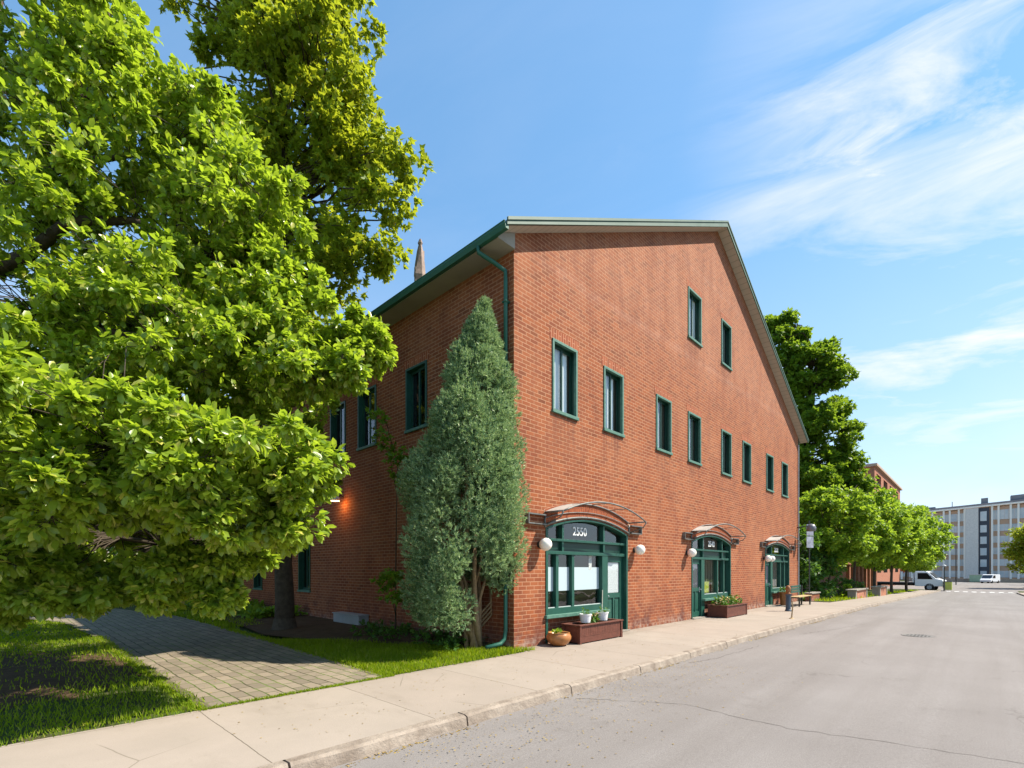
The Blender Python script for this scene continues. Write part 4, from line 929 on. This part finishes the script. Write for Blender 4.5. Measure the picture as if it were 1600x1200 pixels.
# --- the broad-leaved tree in front, its trunk just outside the picture on the left
def front_tree():
    base=at(-170,890,8.2); base[2]=0
    t=empty('broadleaf_tree',tuple(base),label='large bright green broad-leaved tree spreading low over the lawn in left foreground',cat='tree')
    big=[]
    def c(px,py,Z,r,rz=None): big.append((at(px,py,Z),(r,r,rz or r*.75)))
    # low front layer
    for a in [(30,640,5.2,.75),(130,680,5.3,.8),(240,700,5.4,.8),(330,720,5.6,.75),(420,720,6.0,.7),(465,725,6.3,.48),(60,760,5.2,.7),(180,755,5.5,.5),(300,785,5.6,.5),(390,800,5.9,.6),(425,812,6.2,.42),(20,880,5.6,.32),(110,890,6.0,.28),(260,880,6.2,.30),(340,890,6.4,.34),(385,872,6.7,.26),(205,900,6.4,.26),(10,930,6.0,.42),(60,930,5.8,.28),(150,925,6,.24),(250,922,6.2,.24),(335,925,6.4,.22),(-60,700,5.4,.9),(-60,850,5.8,.8)]: c(*a,a[3]*.62)
    # middle
    for a in [(60,560,6.8,1.0),(180,560,7.0,1.0),(300,560,7.2,1.0),(400,570,7.4,.9),(460,570,7.8,.75),(540,545,8.2,.5),(565,520,8.4,.35),(90,470,7.2,1.1),(220,460,7.3,1.1),(340,460,7.6,1.0),(430,480,8.0,.85),(470,520,8.0,.7),(-60,560,6.8,1.1),(-60,440,7,1.2)]: c(*a,a[3]*.62)
    # upper
    for a in [(60,370,7.4,1.1),(180,350,7.6,1.1),(300,350,7.8,1.0),(390,380,8.0,.85),(430,420,8.1,.6),(50,250,7.6,1.1),(160,240,7.8,1.1),(270,250,8.0,1.05),(360,280,8.1,.85),(400,320,8.2,.7),(60,130,7.8,1.1),(160,130,8.0,1.0),(230,150,8.2,.9),(300,190,8.3,.8),(350,215,8.3,.6),(-60,300,7.6,1.2),(-60,150,7.8,1.2),(30,30,8,1.2),(130,20,8.2,1.1),(200,50,8.4,.8)]: c(*a,a[3]*.66)
    # deeper layers over the lawn and path, and unseen crown clumps outside the picture, added to shade the lawn
    for a in [(400,700,8.4,.7),(350,660,8.6,1.0),(250,650,8.8,1.1),(150,650,8.8,1.1),(60,650,8.8,1.1),(380,760,8.2,.8),(300,770,8.6,.8),(220,790,8.6,.7),(130,800,8.2,.7),(40,800,8.2,.9),(330,830,8.4,.5),(400,790,8.0,.5),(-60,760,8.6,1.1),(160,470,9.4,1.3),(300,500,9.4,1.2),(380,600,9.0,.8),(60,520,9.4,1.4),(370,850,7.4,.3),(300,600,10.4,1.2),(180,600,10.4,1.2),(60,560,10.6,1.4),(-180,640,6.4,1.3),(-260,500,7.4,1.6),(-200,300,8,1.7),(-240,760,7.6,1.3),(-200,620,9.8,1.6),(540,575,7.9,.4),(575,545,8.2,.3),(430,560,9.8,1.1),(330,690,10.2,1.0),(200,720,10.4,1.0),(60,720,10.2,1.1),(460,640,10.6,.7),(350,430,10.4,1.4),(130,835,8.6,.5),(250,835,8.8,.5),(20,830,8.6,.5),(340,850,7.6,.3)]: c(*a,a[3]*.6)
    cl=[]
    for cc,rr in big:
        n=13
        for k in range(n):
            d=sph(1)[0]; f=.35+.65*NR.random()**.5; s=NR.uniform(.20,.40)*min(1.15,rr[0]+.25)
            if k>8: f=NR.uniform(1.0,1.28); s*=.42; d=nrm((d+np.array([.15,-.1,.25]))[None])[0]
            cl.append((np.array(cc)+d*np.array(rr)*f,np.array([s,s,s*.75]),nrm((d+np.array([.2,-.2,.25]))[None])[0]))
    foliage('crown',cl,37,5,.126,'broad',MAG,t,origin=base,droop=.32,upn=.85,spread=.75,ftw=(.0035,4))
    tr=[tuple(base+np.array([0,0,-.05])),tuple(base+np.array([.05,.05,.9])),tuple(base+np.array([.1,0,1.8])),tuple(at(-110,560,8.2)),tuple(at(-60,350,8.2)),tuple(at(-20,120,8.3)),tuple(at(0,-60,8.3))]
    L=lambda *p:[tuple(at(*q)) for q in p]
    s0=(-135,700,8.2)
    limbs=[(L(s0,(-20,690,7.6),(100,730,7.0),(230,770,6.6),(360,790,6.5)),(.13,.03)),(L(s0,(20,790,7.2),(130,830,6.6),(250,850,6.5)),(.10,.025)),
      (L((-110,560,8.2),(20,520,7.8),(160,520,7.6),(320,540,7.8),(470,560,8.1),(545,550,8.3)),(.13,.02)),
      (L((-90,450,8.2),(40,400,7.9),(110,345,7.7),(210,345,7.8),(330,400,8.0),(420,440,8.1)),(.12,.02)),(L((110,345,7.7),(108,290,7.7),(120,200,7.9),(150,110,8.0),(170,20,8.1)),(.06,.02)),
      (L((-60,350,8.2),(30,280,8),(150,250,8),(270,230,8.1),(370,270,8.2)),(.09,.02)),(L((-20,120,8.3),(60,80,8.1),(170,70,8.2),(270,150,8.3)),(.07,.02)),
      (L(s0,(-80,720,7),(-40,700,6.3),(40,680,5.7),(180,700,5.6)),(.09,.025))]
    wood('trunk',t,base,tr,limbs,cl,BARK,.20,base,subr=.009)
front_tree()

# --- maple behind it, beside the path
def limb_tree(name,label,cat,base,H,cr,cc,r0,leafm,tm,size,n3,twigs,k,rsub,group=None,trunkpts=None,bigs=None,flat=.6,shell=.45,subr=.025,tagk=True,fork=None):
    base=np.array(base,float); t=empty(name,tuple(base),label=label,cat=cat,group=group)
    big=bigs if bigs is not None else [(np.array(cc,float)+base,cr)]
    cl=subclumps(big,n3,rsub,flat,shell)
    foliage('crown',cl,twigs,k,size,tm,leafm,t,origin=base)
    cz=np.mean([b[0] for b in big],0); f=fork or .25*H
    tr=trunkpts or [tuple(base+np.array([0,0,-.1])),tuple(base+np.array([.03,.02,f*.5])),tuple(base+np.array([.06,-.02,f])),tuple(base*.4+np.array([cz[0],cz[1],0])*.6+np.array([0,0,H*.55+base[2]*.6])),tuple(np.array([cz[0],cz[1],base[2]+H*.88]))]
    limbs=[]
    for i in range(6):
        d=2*math.pi*i/6+NR.uniform(-.3,.3); z0=f+(H*.5)*(i/6.); z1=z0+H*.22
        R_=np.array(big[0][1])*np.ones(3); s=np.array([np.interp(z0+base[2],[p[2] for p in tr],[p[j] for p in tr]) for j in (0,1)]+[z0+base[2]])
        e=s+np.array([math.cos(d)*R_[0]*.55,math.sin(d)*R_[1]*.55,z1-z0]); m_=(s+e)/2+np.array([0,0,-.08*H*.5])
        limbs.append(([tuple(s),tuple(m_),tuple(e)],(r0*.42,r0*.14)))
    wood('trunk',t,base,tr,limbs,cl,BARK,r0,base,subr=subr)
    return t
def maple():
    base=np.array([-2.05,6.9,0])
    big=[]
    for a in [(470,120,12.5,1.9),(540,130,12.6,1.1),(390,110,12.8,1.2),(430,40,12.8,1.6),(520,20,12.8,1.3),(560,250,12.4,1.2),(600,250,12.3,.85),(610,310,12.2,.7),(500,230,12.6,1.5),(440,240,13,1.6),(560,360,12.4,1.05),(590,400,12.3,.6),(500,350,12.8,1.3),(430,360,13.2,1.6),(520,430,12.6,.9),(470,470,13.2,1.3),(380,470,13.6,1.8),(340,330,14,2.0),(340,200,14,1.6),(480,620,13.4,.9),(440,700,13.4,.8),(500,750,13.3,.5),(380,600,14,1.5),(300,500,14.5,2.2),(450,-60,13,2.2),(350,-40,14,2)]:
        big.append((at(*a[:3]),(a[3],a[3],a[3]*.8)))
    t=limb_tree('maple_tree','tall maple with dark forked trunk close to the shaded side wall','tree',base,16,None,None,.27,MAP,'maple',.16,2.0,32,5,(.28,.58),trunkpts=[tuple(p) for p in (base+np.array([0,0,-.1]),base+np.array([.02,.04,.9]),base+np.array([-.02,.05,1.9]),base+np.array([.10,.08,3.4]),base+np.array([.0,.0,6]),base+np.array([-.1,0,9]),base+np.array([0,0,13]),base+np.array([0,0,15.5]))],bigs=big,shell=.25,flat=.62)
    mb=MB(); mb.tube([(-.02,.03,1.6),(-.28,.0,2.2),(-.55,-.1,3.2),(-1.0,-.2,5.0)],[.16,.15,.12,.08],9); mb.build('limb',BARK,t,smooth=True)
maple()
# sapling between juniper and wall
def sapling():
    b=np.array([-.75,3.35,.08]); t=empty('maple_sapling',tuple(b),label='thin maple sapling with sparse leaves between juniper and side wall',cat='sapling')
    cl=[]
    for px,py,Z,r in ((600,915,10.6,.22),(625,935,10.4,.22),(598,690,10.8,.2),(618,715,10.7,.25),(590,655,10.9,.14),(628,745,10.6,.2),(612,900,10.6,.18)):
        for k in range(3): cl.append((at(px,py,Z)+NR.normal(0,.09,3),np.array([r,r,r*.5]),sph(1)[0]))
    foliage('crown',cl,9,4,.12,'maple',MAPD,t,origin=b)
    mb=MB(); 
    def tb(P,r0_,r1_): mb.tube([tuple(np.array(p)-b) for p in P],[r0_+(r1_-r0_)*i/(len(P)-1) for i in range(len(P))],6)
    tb([b,b+[0,0,1.2],b+[.02,0,2.6],b+[.05,.0,4.2]],.022,.008)
    for px,py,Z in ((600,915,10.6),(598,690,10.8),(590,640,10.9)):
        q=at(px,py,Z); tb([b+[0.01,0,max(.3,q[2]-.9)],(b+[0,0,q[2]-.4]+q)/2,q],.010,.004)
    mb.build('trunk',BARK,t,smooth=True)
sapling()

# ================================================================= DOWN THE STREET, RIGHT
B0=lambda x,y:(x,y,gz(x))
limb_tree('maple_tree','tall dark green maple rising behind the right eaves of the brick building','tree',B0(32.2,2.2),20,None,None,.35,MAPD,'maple',.27,1.5,30,5,(.4,.85),flat=.5,shell=.3,subr=.04,
  bigs=[(at(px,py,Z),(r,r,r*.8)) for px,py,Z,r in ((1215,530,35,1.4),(1203,505,35,.8),(1226,505,35,.9),(1243,520,34.8,.9),(1232,545,34.5,1.1),(1212,570,35,1.4),(1250,560,34.5,1.2),(1200,560,35.5,1.2),(1345,760,34.2,.7),(1330,720,34.2,.8),(1270,580,34.5,2.0),(1235,610,35,1.8),(1300,590,34.5,1.4),(1265,660,34.5,2.2),(1310,640,34.5,1.0),(1260,740,34.5,2.4),(1310,700,34.5,1.4),(1325,740,34.2,1.4),(1270,800,34.5,2.4),(1320,790,34.2,1.6),(1330,670,34.2,.6),(1230,700,35,1.6),(1290,540,34.5,.9))])
gt='young street trees in a row past the brick building'
for i,(x,y,H,r,lab,m) in enumerate([(28.2,-.3,7.6,2.6,'bright green young tree nearest the brick building in the street row','b'),(34.5,-.6,8.4,3.1,'bright green young tree behind the nearest garden wall, second in the street row','b'),(42.,-.8,8.8,3.3,'feathery bright green tree behind the second low garden wall','b'),(51.5,-.9,9.0,3.6,'bright green tree just before the flatbed truck, second farthest of the street row','b'),(63,-1.0,9.4,3.9,'farthest bright green tree of the street row, beside the flatbed truck','b')]):
    limb_tree('street_tree',lab,'tree',B0(x,y),H,(r,r,H*.36),(0,0,H*.60),.10+.01*i,BRT if m=='b' else MAPD,'leaf',.22+.03*i,[2.4,1.7,1.4,1.1,.8][i],26,5,(.26+.045*i,.58+.07*i),group=gt,flat=.5,shell=.25,fork=.28*H)
limb_tree('garden_tree','dark leafy shrub-like tree against far end of the brick building','tree',B0(24.6,.6),4.6,(1.7,1.2,2.2),(0,0,2.35),.07,SHR,'leaf',.24,2.2,24,5,(.35,.6),flat=.6,shell=.2,fork=.6)
limb_tree('garden_tree','low dark shrub-like tree beneath the street trees beside the first garden wall','tree',B0(26.8,.1),3.6,(1.4,1.1,1.8),(0,0,1.9),.06,SHR,'leaf',.24,2.2,24,5,(.35,.6),flat=.6,shell=.2,fork=.5)
def bush(name,loc,r,lab,m,group=None,cat='shrub',size=.16,n=3.):
    t=empty(name,loc,label=lab,cat=cat,group=group); cl=subclumps([(np.array([0,0,r[2]*.95])+np.array(loc),r)],n,(.2*max(r),.34*max(r)),.8,.5)
    foliage('leaves',cl,30,5,size,'leaf',m,t,origin=loc)
    mb=MB()
    for i in range(6): a=i*1.05; mb.tube([(0,0,-.05),(r[0]*.25*math.cos(a),r[1]*.25*math.sin(a),r[2]*.6),(r[0]*.5*math.cos(a),r[1]*.5*math.sin(a),r[2]*1.2)],[.03,.02,.01],5)
    mb.build('stem',BARK,t); return t
bush('clipped_shrub',B0(33.0,-.3),(1.1,1.0,.8),'rounded dark green shrub behind the nearest garden wall',SHR)
bush('clipped_shrub',B0(30.5,-.5),(.6,.6,.5),'yellow green shrub left of the rounded dark shrub',BRT)
def garden_wall(x0,x1,y0,y1,h,lab):
    t=empty('garden_wall',B0((x0+x1)/2,(y0+y1)/2),label=lab,cat='garden wall',group='low brick garden walls along the pavement')
    L=(x1-x0)/2; D=(y1-y0)/2
    mb=MB(); mb.box(-L+.3,L-.3,-D,D,-.2,h-.08); mb.build('brickwork',BRICK2,t)
    for a_ in (-L,L-.3): MB().box(a_,a_+.3,-D-.04,D,-.2,h-.08).build('pier',STONE,t)
    mb=MB(); mb.box(-L-.08,L+.08,-D-.1,D+.1,h-.08,h); mb.build('coping',STONE,t,bevel=.01)
garden_wall(29.4,33.6,-1.45,-1.05,.62,'low brick garden wall with stone piers, nearer of the two')
garden_wall(38.2,42.0,-1.6,-1.15,.75,'low brick garden wall with stone piers, farther of the two')
t=empty('garden_wall',B0(23.3,-.45),label='short low red brick wall right against the far end of the big building',cat='garden wall')
mb=MB(); mb.box(-.9,.9,-.15,.15,-.1,.42); mb.build('brickwork',BRICK,t); mb=MB(); mb.box(-.95,.95,-.2,.2,.42,.48); mb.build('coping',STONE,t)

# flatbed truck standing in the side street
def truck():
    t=empty('flatbed_truck',(81.0,.9,gz(81.5)-.15),rz=R(-97),label='white cab flatbed truck parked across the end of the street',cat='truck')
    # local x = forward
    mb=MB(); pr=[(1.2,.55),(3.55,.55),(3.62,.9),(3.55,1.25),(3.0,1.42),(2.35,2.15),(2.1,2.25),(1.25,2.25),(1.2,2.1)]
    mb.prism(pr,-.98,.98); mb.build('cab',TRUCKW,t,bevel=.05)
    for s in (-1,1):
        mb=MB(); mb.prism([(1.45,1.35),(2.75,1.35),(2.25,2.05),(1.45,2.05)],s*.985,s*.995); mb.build('side_window',DARKIN,t)
        mb=MB(); mb.box(3.3,3.64,s*.72-.14,s*.72+.14,.78,.98); mb.build('headlight',mat('lamp_lens_clear',(.7,.7,.72),.15,.6),t)
        mb=MB(); mb.box(2.5,2.6,s*1.0,s*1.22,1.4,1.7) if s>0 else mb.box(2.5,2.6,-1.22,-1.0,1.4,1.7); mb.build('mirror',BLACK,t)
    mb=MB(); mb.prism([(3.02,1.47),(2.42,2.10),(2.44,2.13),(3.05,1.50)],-.85,.85); mb.build('windscreen',mat('dark_glass',(.03,.04,.05),.08,.8,var=0),t)
    mb=MB(); mb.box(-3.9,1.1,-1.05,1.05,.82,.98); mb.box(-3.9,1.1,-.45,.45,.6,.82); mb.build('flatbed',mat('dark_deck',(.04,.04,.045),.7,.2),t,bevel=.01)
    mb=MB(); mb.box(1.02,1.1,-1.0,1.0,.98,1.75); mb.build('headboard',TRUCKW,t)
    mb=MB(); mb.box(3.55,3.72,-.98,.98,.42,.66); mb.build('bumper',GREYM,t,bevel=.02)
    for x in (-2.7,2.45):
        for s in (-1,1):
            f=lambda u,o,z,x=x:(x+u,o,z)
            mb=MB(); mb.tube([(x,s*.98,.43),(x,s*.70,.43)],.43,20); w=mb.build('wheel',BLACK,t)
            mb=MB(); mb.tube([(x,s*.995,.43),(x,s*.97,.43)],.22,14); mb.build('rim',GREYM,w)
truck(); bpy.data.objects['flatbed_truck'].scale=(1.25,1.2,1.2)
def van():
    t=empty('white_van',(143,-8.4,gz(143)-.1),rz=R(160),label='small white van parked in front of the far apartment block',cat='van')
    mb=MB(); mb.prism([(-2.2,.4),(2.3,.4),(2.35,.85),(1.7,1.1),(1.1,1.85),(.8,1.95),(-2.1,1.95),(-2.2,1.8)],-.92,.92); mb.build('body',TRUCKW,t,bevel=.05)
    for s in (-1,1):
        mb=MB(); mb.prism([(.1,1.15),(1.45,1.15),(1.0,1.75),(.1,1.75)],s*.925,s*.935); mb.build('side_window',DARKIN,t)
        for x in (-1.4,1.5):
            mb=MB(); mb.tube([(x,s*.93,.34),(x,s*.7,.34)],.34,16); mb.build('wheel',BLACK,t)
    mb=MB(); mb.prism([(1.72,1.14),(1.15,1.82),(1.19,1.84),(1.76,1.16)],-.8,.8); mb.build('windscreen',MATS['dark_glass'],t)
van()

# brick block half hidden by the trees: open loggias on the top floor
def brick_block():
    x0,x1,y0,y1,z0,z1=84.,116.,4.6,30.,gz(90)-.5,17.4
    t=empty('brick_block',(x0,y0,gz(90)),label='red brown brick apartment block with dark loggias behind the street trees',cat='building')
    o=np.array([x0,y0,gz(90)])
    f=lambda u,oo,z:(u-o[0],y0-oo-o[1],z-o[2])
    mb=MB(f)
    hol=[]
    for r_ in range(5):
        zb=1.2+3.25*r_
        for k in range(4):
            a=x0+2.0+7.4*k; hol.append((a,a+4.6,zb,zb+2.35))
    loops=[[Vector(p+(0,)) for p in rect(x0,x1,z0,z1)]]+[[Vector(p+(0,)) for p in rect(*h)] for h in hol]
    flat=[p for l in loops for p in l]; vs=[mb.bm.verts.new(f(p.x,0,p.y)) for p in flat]
    for q in geometry.tessellate_polygon(loops): mb.bm.faces.new([vs[i] for i in q])
    k=4
    for h in hol:
        n=4; inn=[mb.bm.verts.new(f(u,-1.2,z)) for u,z in rect(*h)]
        for i in range(n): mb.bm.faces.new((vs[k+i],vs[k+(i+1)%n],inn[(i+1)%n],inn[i]))
        k+=4
    g=lambda x,y,z:mb.bm.verts.new((x-o[0],y-o[1],z-o[2]))
    for q in (((x0,y0,z0),(x0,y1,z0),(x0,y1,z1),(x0,y0,z1)),((x1,y0,z0),(x1,y1,z0),(x1,y1,z1),(x1,y0,z1)),((x0,y0,z1),(x1,y0,z1),(x1,y1,z1),(x0,y1,z1))): mb.bm.faces.new([g(*p) for p in q])
    mb.build('wall',BRICK2,t)
    mb=MB(f); mb.box(x0-.3,x1+.3,-.1,.35,z1+.0,z1+.35); mb.box(x0-.35,x0-.05,-(y1-y0),-.1,z1,z1+.35); mb.build('cornice',mat('pale_cornice',(.5,.36,.27),.8,.2),t)
    for h in hol:
        mb=MB(f); mb.box(h[0],h[1],-1.3,-1.2,h[2],h[3]); w=mb.build('window',DARKIN,t)
        mb=MB(f); mb.box(h[0]+1.5,h[0]+1.62,-1.2,-.1,h[2],h[3]); mb.box(h[0]+3.1,h[0]+3.22,-1.2,-.1,h[2],h[3]); mb.build('frame',mat('brown_frame',(.12,.07,.05),.7,.2),w)
        mb=MB(f)
        for i in range(12): a=h[0]+.1+(h[1]-h[0]-.2)*i/11; mb.box(a-.03,a+.03,-.08,-.04,h[2],h[2]+.95)
        mb.box(h[0],h[1],-.1,-.02,h[2]+.95,h[2]+1.02); mb.build('railing',DKM,w)
brick_block()
def pavilion():
    x0=52.; z=gz(58); t=empty('brick_arcade',(x0,3.2,z),label='low brick arcade with square columns glimpsed under the street trees',cat='building')
    mb=MB(); mb.box(0,22,1.6,5,-.2,3.6); mb.build('wall',mat('rear_wall',(.30,.17,.12),.85,.2,var=.3,vsc=1),t)
    for i in range(9):
        mb=MB(); mb.box(i*2.6,i*2.6+.5,-.25,.25,-.2,2.9); mb.build('column',BRICK2,t)
    mb=MB(); mb.box(-.2,22.2,-.4,5.2,2.9,3.5); mb.build('roof',BRICK2,t)
pavilion()

# far apartment block closing the street: pale fins, brick panels, grey stair tower
def far_block():
    X=176.; zb=gz(176)-.5; zt=17.6
    t=empty('apartment_block',(X,-6,gz(176)),label='long six storey apartment block with white vertical fins closing the street',cat='building')
    o=np.array([X,-6.,gz(176)]); Y1,Y0=14.,-64.
    cv=lambda y: .010*(y+4)**2*(1 if y<-4 else .25)            # the front bends toward the street on the right
    f=lambda u,oo,z:(X-oo-o[0]-cv(u)*.35,u-o[1],z-o[2]+(-.05*(u-5) if z>16 else 0))
    st=3.08
    mats=[mat('panel_brick',(.58,.36,.23),.85,.2,var=.25,vsc=.6,col2=(.50,.36,.27)),mat('panel_grey',(.66,.62,.58),.8,.2),mat('pale_fin',(.95,.89,.80),.6,.3,var=.02),mat('window_reflect',(.45,.52,.56),.25,.5,var=.25,vsc=.35,col2=(.70,.70,.68)),mat('tower_grey',(.76,.71,.65),.7,.3),mat('dark_frame',(.06,.07,.09),.5,.3)]
    mb=MB(f)
    y=Y0
    while y<Y1: mb.box(y,y+2,-12,0,zb,zt); y+=2
    mb.build('wall',mats[0],t)
    fins=[13.1,11.2,9.9,7.6,6.6,4.46,3.06,.67,-.61,-2.46,-3.63,-9.04,-10.26,-12.52,-13.93,-16.3,-17.6,-20,-21.3,-23.7,-25,-27.4,-28.7,-31,-33,-36,-38,-41]
    for y in fins:
        mb=MB(f); mb.box(y-.20,y+.20,.004,.55,zb+.6,zt+.35); mb.build('fin',mats[2],t)
    ys=sorted(fins)
    for a,b in zip(ys,ys[1:]):
        if -9.1<(a+b)/2<-3.6: continue
        for k in range(6):
            z=zb+1.35+st*k; 
            mb=MB(f); mb.box(a+.2,b-.2,.004,.10,z,z+1.75); w=mb.build('window',mats[3],t)
            mb=MB(f); mb.box((a+b)/2-.06,(a+b)/2+.06,.10,.14,z,z+1.75); 
            if (b-a)>1.6: mb.box(a+.2,a+.45,.10,.13,z,z+1.75)
            mb.build('mullion',mats[1],w)
    mb=MB(f); mb.box(-6.4,-3.85,.004,.9,zb,zt+.2); mb.build('stair_tower',mats[4],t)
    mb=MB(f); mb.box(-8.5,-6.45,.004,.5,zb,zt+.1); mb.build('window_bay',mats[5],t)
    for k in range(6):
        z=zb+1.1+st*k; mb=MB(f); mb.box(-8.0,-6.75,.5,.56,z,z+1.95); mb.build('window',mats[3],t)
    y=Y0
    mb=MB(f)
    while y<Y1: mb.box(y,y+2,-.3,.75,zt+.35,zt+.75); y+=2
    mb.build('cornice',mats[2],t)
    mb=MB(f); 
    y=-60.
    while y<8: mb.box(y,y+2,-9,-1.6,zt+.75,zt+1.5); y+=2
    mb.build('attic',mat('attic_grey',(.16,.18,.21),.6,.3,var=.2,vsc=.4),t)
    for (a,b,h) in ((-8.3,-6.9,3.0),(-20,-12.6,2.9),(2.6,4.4,2.0)):
        mb=MB(f); mb.box(a,b,-6,-2.4,zt+1.2,zt+h); mb.build('roof_plant',MATS['attic_grey'],t)
    mb=MB(f); mb.prism([(7,zt+.8),(4.6,zt+.8),(4.6,zt+2.6),(5.6,zt+2.2)],-5,-1.8); mb.build('roof_plant',MATS['attic_grey'],t)
    mb=MB(f); mb.tube([(-1,-3,zt+1),(-1,-3,zt+3)],.08,6); mb.build('mast',DKM,t)
far_block()
t=empty('retaining_wall',(150,-2,gz(150)),label='pale concrete wall across the foot of the far apartment block',cat='wall')
mb=MB(); mb.box(0,.4,-40,9,-.3,.75); mb.build('wall',STONE,t); mb=MB(); mb.box(-.05,.45,-40,9,.75,.83); mb.build('coping',STONE,t)
t=empty('green_kiosk',(149,-6.3,gz(149)),label='small green glass shelter before the pale wall, beside the white van',cat='shelter')
mb=MB(); mb.box(-.7,.7,-1.3,1.3,.1,1.7); mb.build('glazing',mat('pale_green_panel',(.25,.40,.28),.3,.5),t); mb=MB(); mb.box(-.8,.8,-1.4,1.4,1.7,1.82); mb.build('roof',GREYM,t)
def lamp_post(x,y,h,lab):
    t=empty('lamp_post',B0(x,y),label=lab,cat='lamp post',group='slim street posts near the crossing')
    mb=MB(); mb.tube([(0,0,0),(0,0,h)],[.09,.06],8); mb.build('pole',DKM,t)
    mb=MB(); mb.lathe((0,0,h),[(0,0),(.2,.02),(.22,.15),(0,.3)],12); mb.build('lantern',GREYM,t)
lamp_post(75.0,-3.7,3.0,'dark slim post at left corner of the crossing')
lamp_post(96,-14.3,4.2,'dark slim post far right of the crossing in front of the far block')
lamp_post(120,-3.5,9.0,'tall slim post rising before the grey stair tower')
t=empty('yellow_bin',B0(79,-3.9),label='yellow green box bin at the left street corner',cat='bin')
mb=MB(); mb.prism([(-.5,.05),(.5,.05),(.55,1.1),(-.55,1.1)],-.4,.4); mb.build('body',mat('yellow_green_plastic',(.45,.50,.10),.5,.3),t,bevel=.03); mb=MB(); mb.box(-.6,.6,-.45,.45,1.1,1.18); mb.build('lid',DKM,t,bevel=.02)
limb_tree('street_tree','dark green tree at the right picture edge before the far apartment block','tree',B0(102,-13.2),11.0,(3.6,3.6,4.8),(0,0,6.2),.16,MAP,'leaf',.36,.55,24,5,(.6,1.0),flat=.6,shell=.3,fork=3.)
for i,(x,y,H,m,lab) in enumerate([(128,-14.2,4.6,'b','small yellow green tree before the far block, left of the dark tree at picture edge'),(124,-17.2,4.4,'b','small yellow green tree partly behind the dark tree at the right picture edge'),(120,1.6,8.2,'d','dark tree at left foot of the far block'),(126,4.2,9.5,'o','orange leaved tree before the left part of the far block')]):
    limb_tree('small_tree',lab,'tree',B0(x,y),H,(H*.32,H*.32,H*.36),(0,0,H*.62),.10,{'b':BRT,'d':MAPD,'o':leaf_mat('orange_leaf',(.35,.10,.03),(.45,.20,.05),(.5,.2,.05),.35)}[m],'leaf',.45,.9,14,5,(.4,.8),flat=.6,shell=.3,group='small trees at the foot of the far block')
t=empty('brick_planter',B0(104,-14.2),label='dark red brick planter wall under the dark tree at the right picture edge',cat='planter wall')
mb=MB(); mb.box(-6,6,-1.2,1.2,-.2,1.5); mb.build('brickwork',BRICK2,t); mb=MB(); mb.box(-6.1,6.1,-1.3,1.3,1.5,1.6); mb.build('coping',STONE,t)

# ================================================================= BACKGROUND, LEFT, BEYOND THE PATH
gb='trees beyond the end of the paved path'
rows=[((-1.9,14.0),7.5,2.0,MAPD,'young dark tree standing by the side wall, first behind the maple'),((-2.4,18.6),8,2.2,MAPD,'young dark tree on the grass strip, second behind the maple'),((-2.9,23.5),8,2.4,BRT,'bright green tree past the building end at the right edge of the path'),((-9.6,27),9,2.8,MAPD,'dark tree on the left of the bend of the path'),((-15,24),9,3.2,MAPD,'broad dark tree on the lawn at far left, before the grey house'),((-20,33),12,4,MAPD,'tall dark tree behind the grey house at far left'),((-4,37),12,4.2,MAPD,'tall dark tree in line with the path, in front of the pale house'),((-13,42),13,4.5,MAPD,'tall dark tree between the grey house and the pale house'),((4,42),13,4.5,MAPD,'tall dark tree behind the end of the brick building'),((-26,24),11,4,MAPD,'dark tree at far left edge of the lawn')]
for (x,y),H,r,m,lab in rows:
    fr=y<24; limb_tree('background_tree',lab,'tree',(x,y,0),H,(r,r,H*.37),(0,0,H*.60),.13 if H<9.5 else .2,m,'leaf' ,.24 if fr else .42,.55 if fr else .30,20,5,(.4,.8) if fr else (.7,1.2),group=gb,flat=.6,shell=.3,fork=.27*H)
bush('hedge_shrub',(-12.2,15.2,0),(1.6,1.6,1.0),'dark rounded shrub on the lawn at the left picture edge',SHR,size=.2)
bush('hedge_shrub',(-4.9,33,0),(2.4,1.4,1.2),'bright shrub across the end of the path',BRT,size=.28,n=1.5)
for i in range(7): bush('hedge_shrub',(-24+6.1*i,49+1.3*(i%2),0),(3.6,2.0,1.9),['dark hedge shrub at far left end of the row behind the trees','dark hedge shrub left of the grey house','dark hedge shrub in front of the grey house','dark hedge shrub between the two houses','dark hedge shrub in front of the pale house','dark hedge shrub right of the pale house','dark hedge shrub farthest right in the row behind the building'][i],SHR,group='hedge closing the garden',size=.42,n=.6)
def house(x,y,w,d,h,m,lab):
    t=empty('house',(x,y,0),label=lab,cat='house')
    f=lambda u,o,z:(u,-o,z)
    mb=MB(f); mb.box(-w/2,w/2,-d,0,-.2,h); mb.build('wall',m,t)
    mb=MB(f); mb.prism([(-w/2-.4,h),(w/2+.4,h),(0,h+w*.28)],-d-.3,.4); mb.build('roof',ROOF,t)
    for r_ in range(2):
        for k in range(4):
            u=-w/2+1.2+(w-2.4)*k/3; mb=MB(f); mb.box(u-.6,u+.6,.004,.06,.9+2.9*r_,2.3+2.9*r_); q=mb.build('window',mat('house_window',(.10,.16,.22),.15,.6),t)
            mb=MB(f)
            for a in (u-.66,u-.03,u+.6): mb.box(a,a+.06,.06,.09,.86+2.9*r_,2.34+2.9*r_)
            mb.build('frame',WHITE,q)
house(-13,54,12,9,6.4,mat('grey_render',(.42,.43,.46),.85,.2),'grey rendered two storey house glimpsed through the leaves at left')
house(1,56,10,9,6.2,mat('pale_render',(.62,.60,.56),.85,.2),'pale two storey house glimpsed beyond the end of the path')
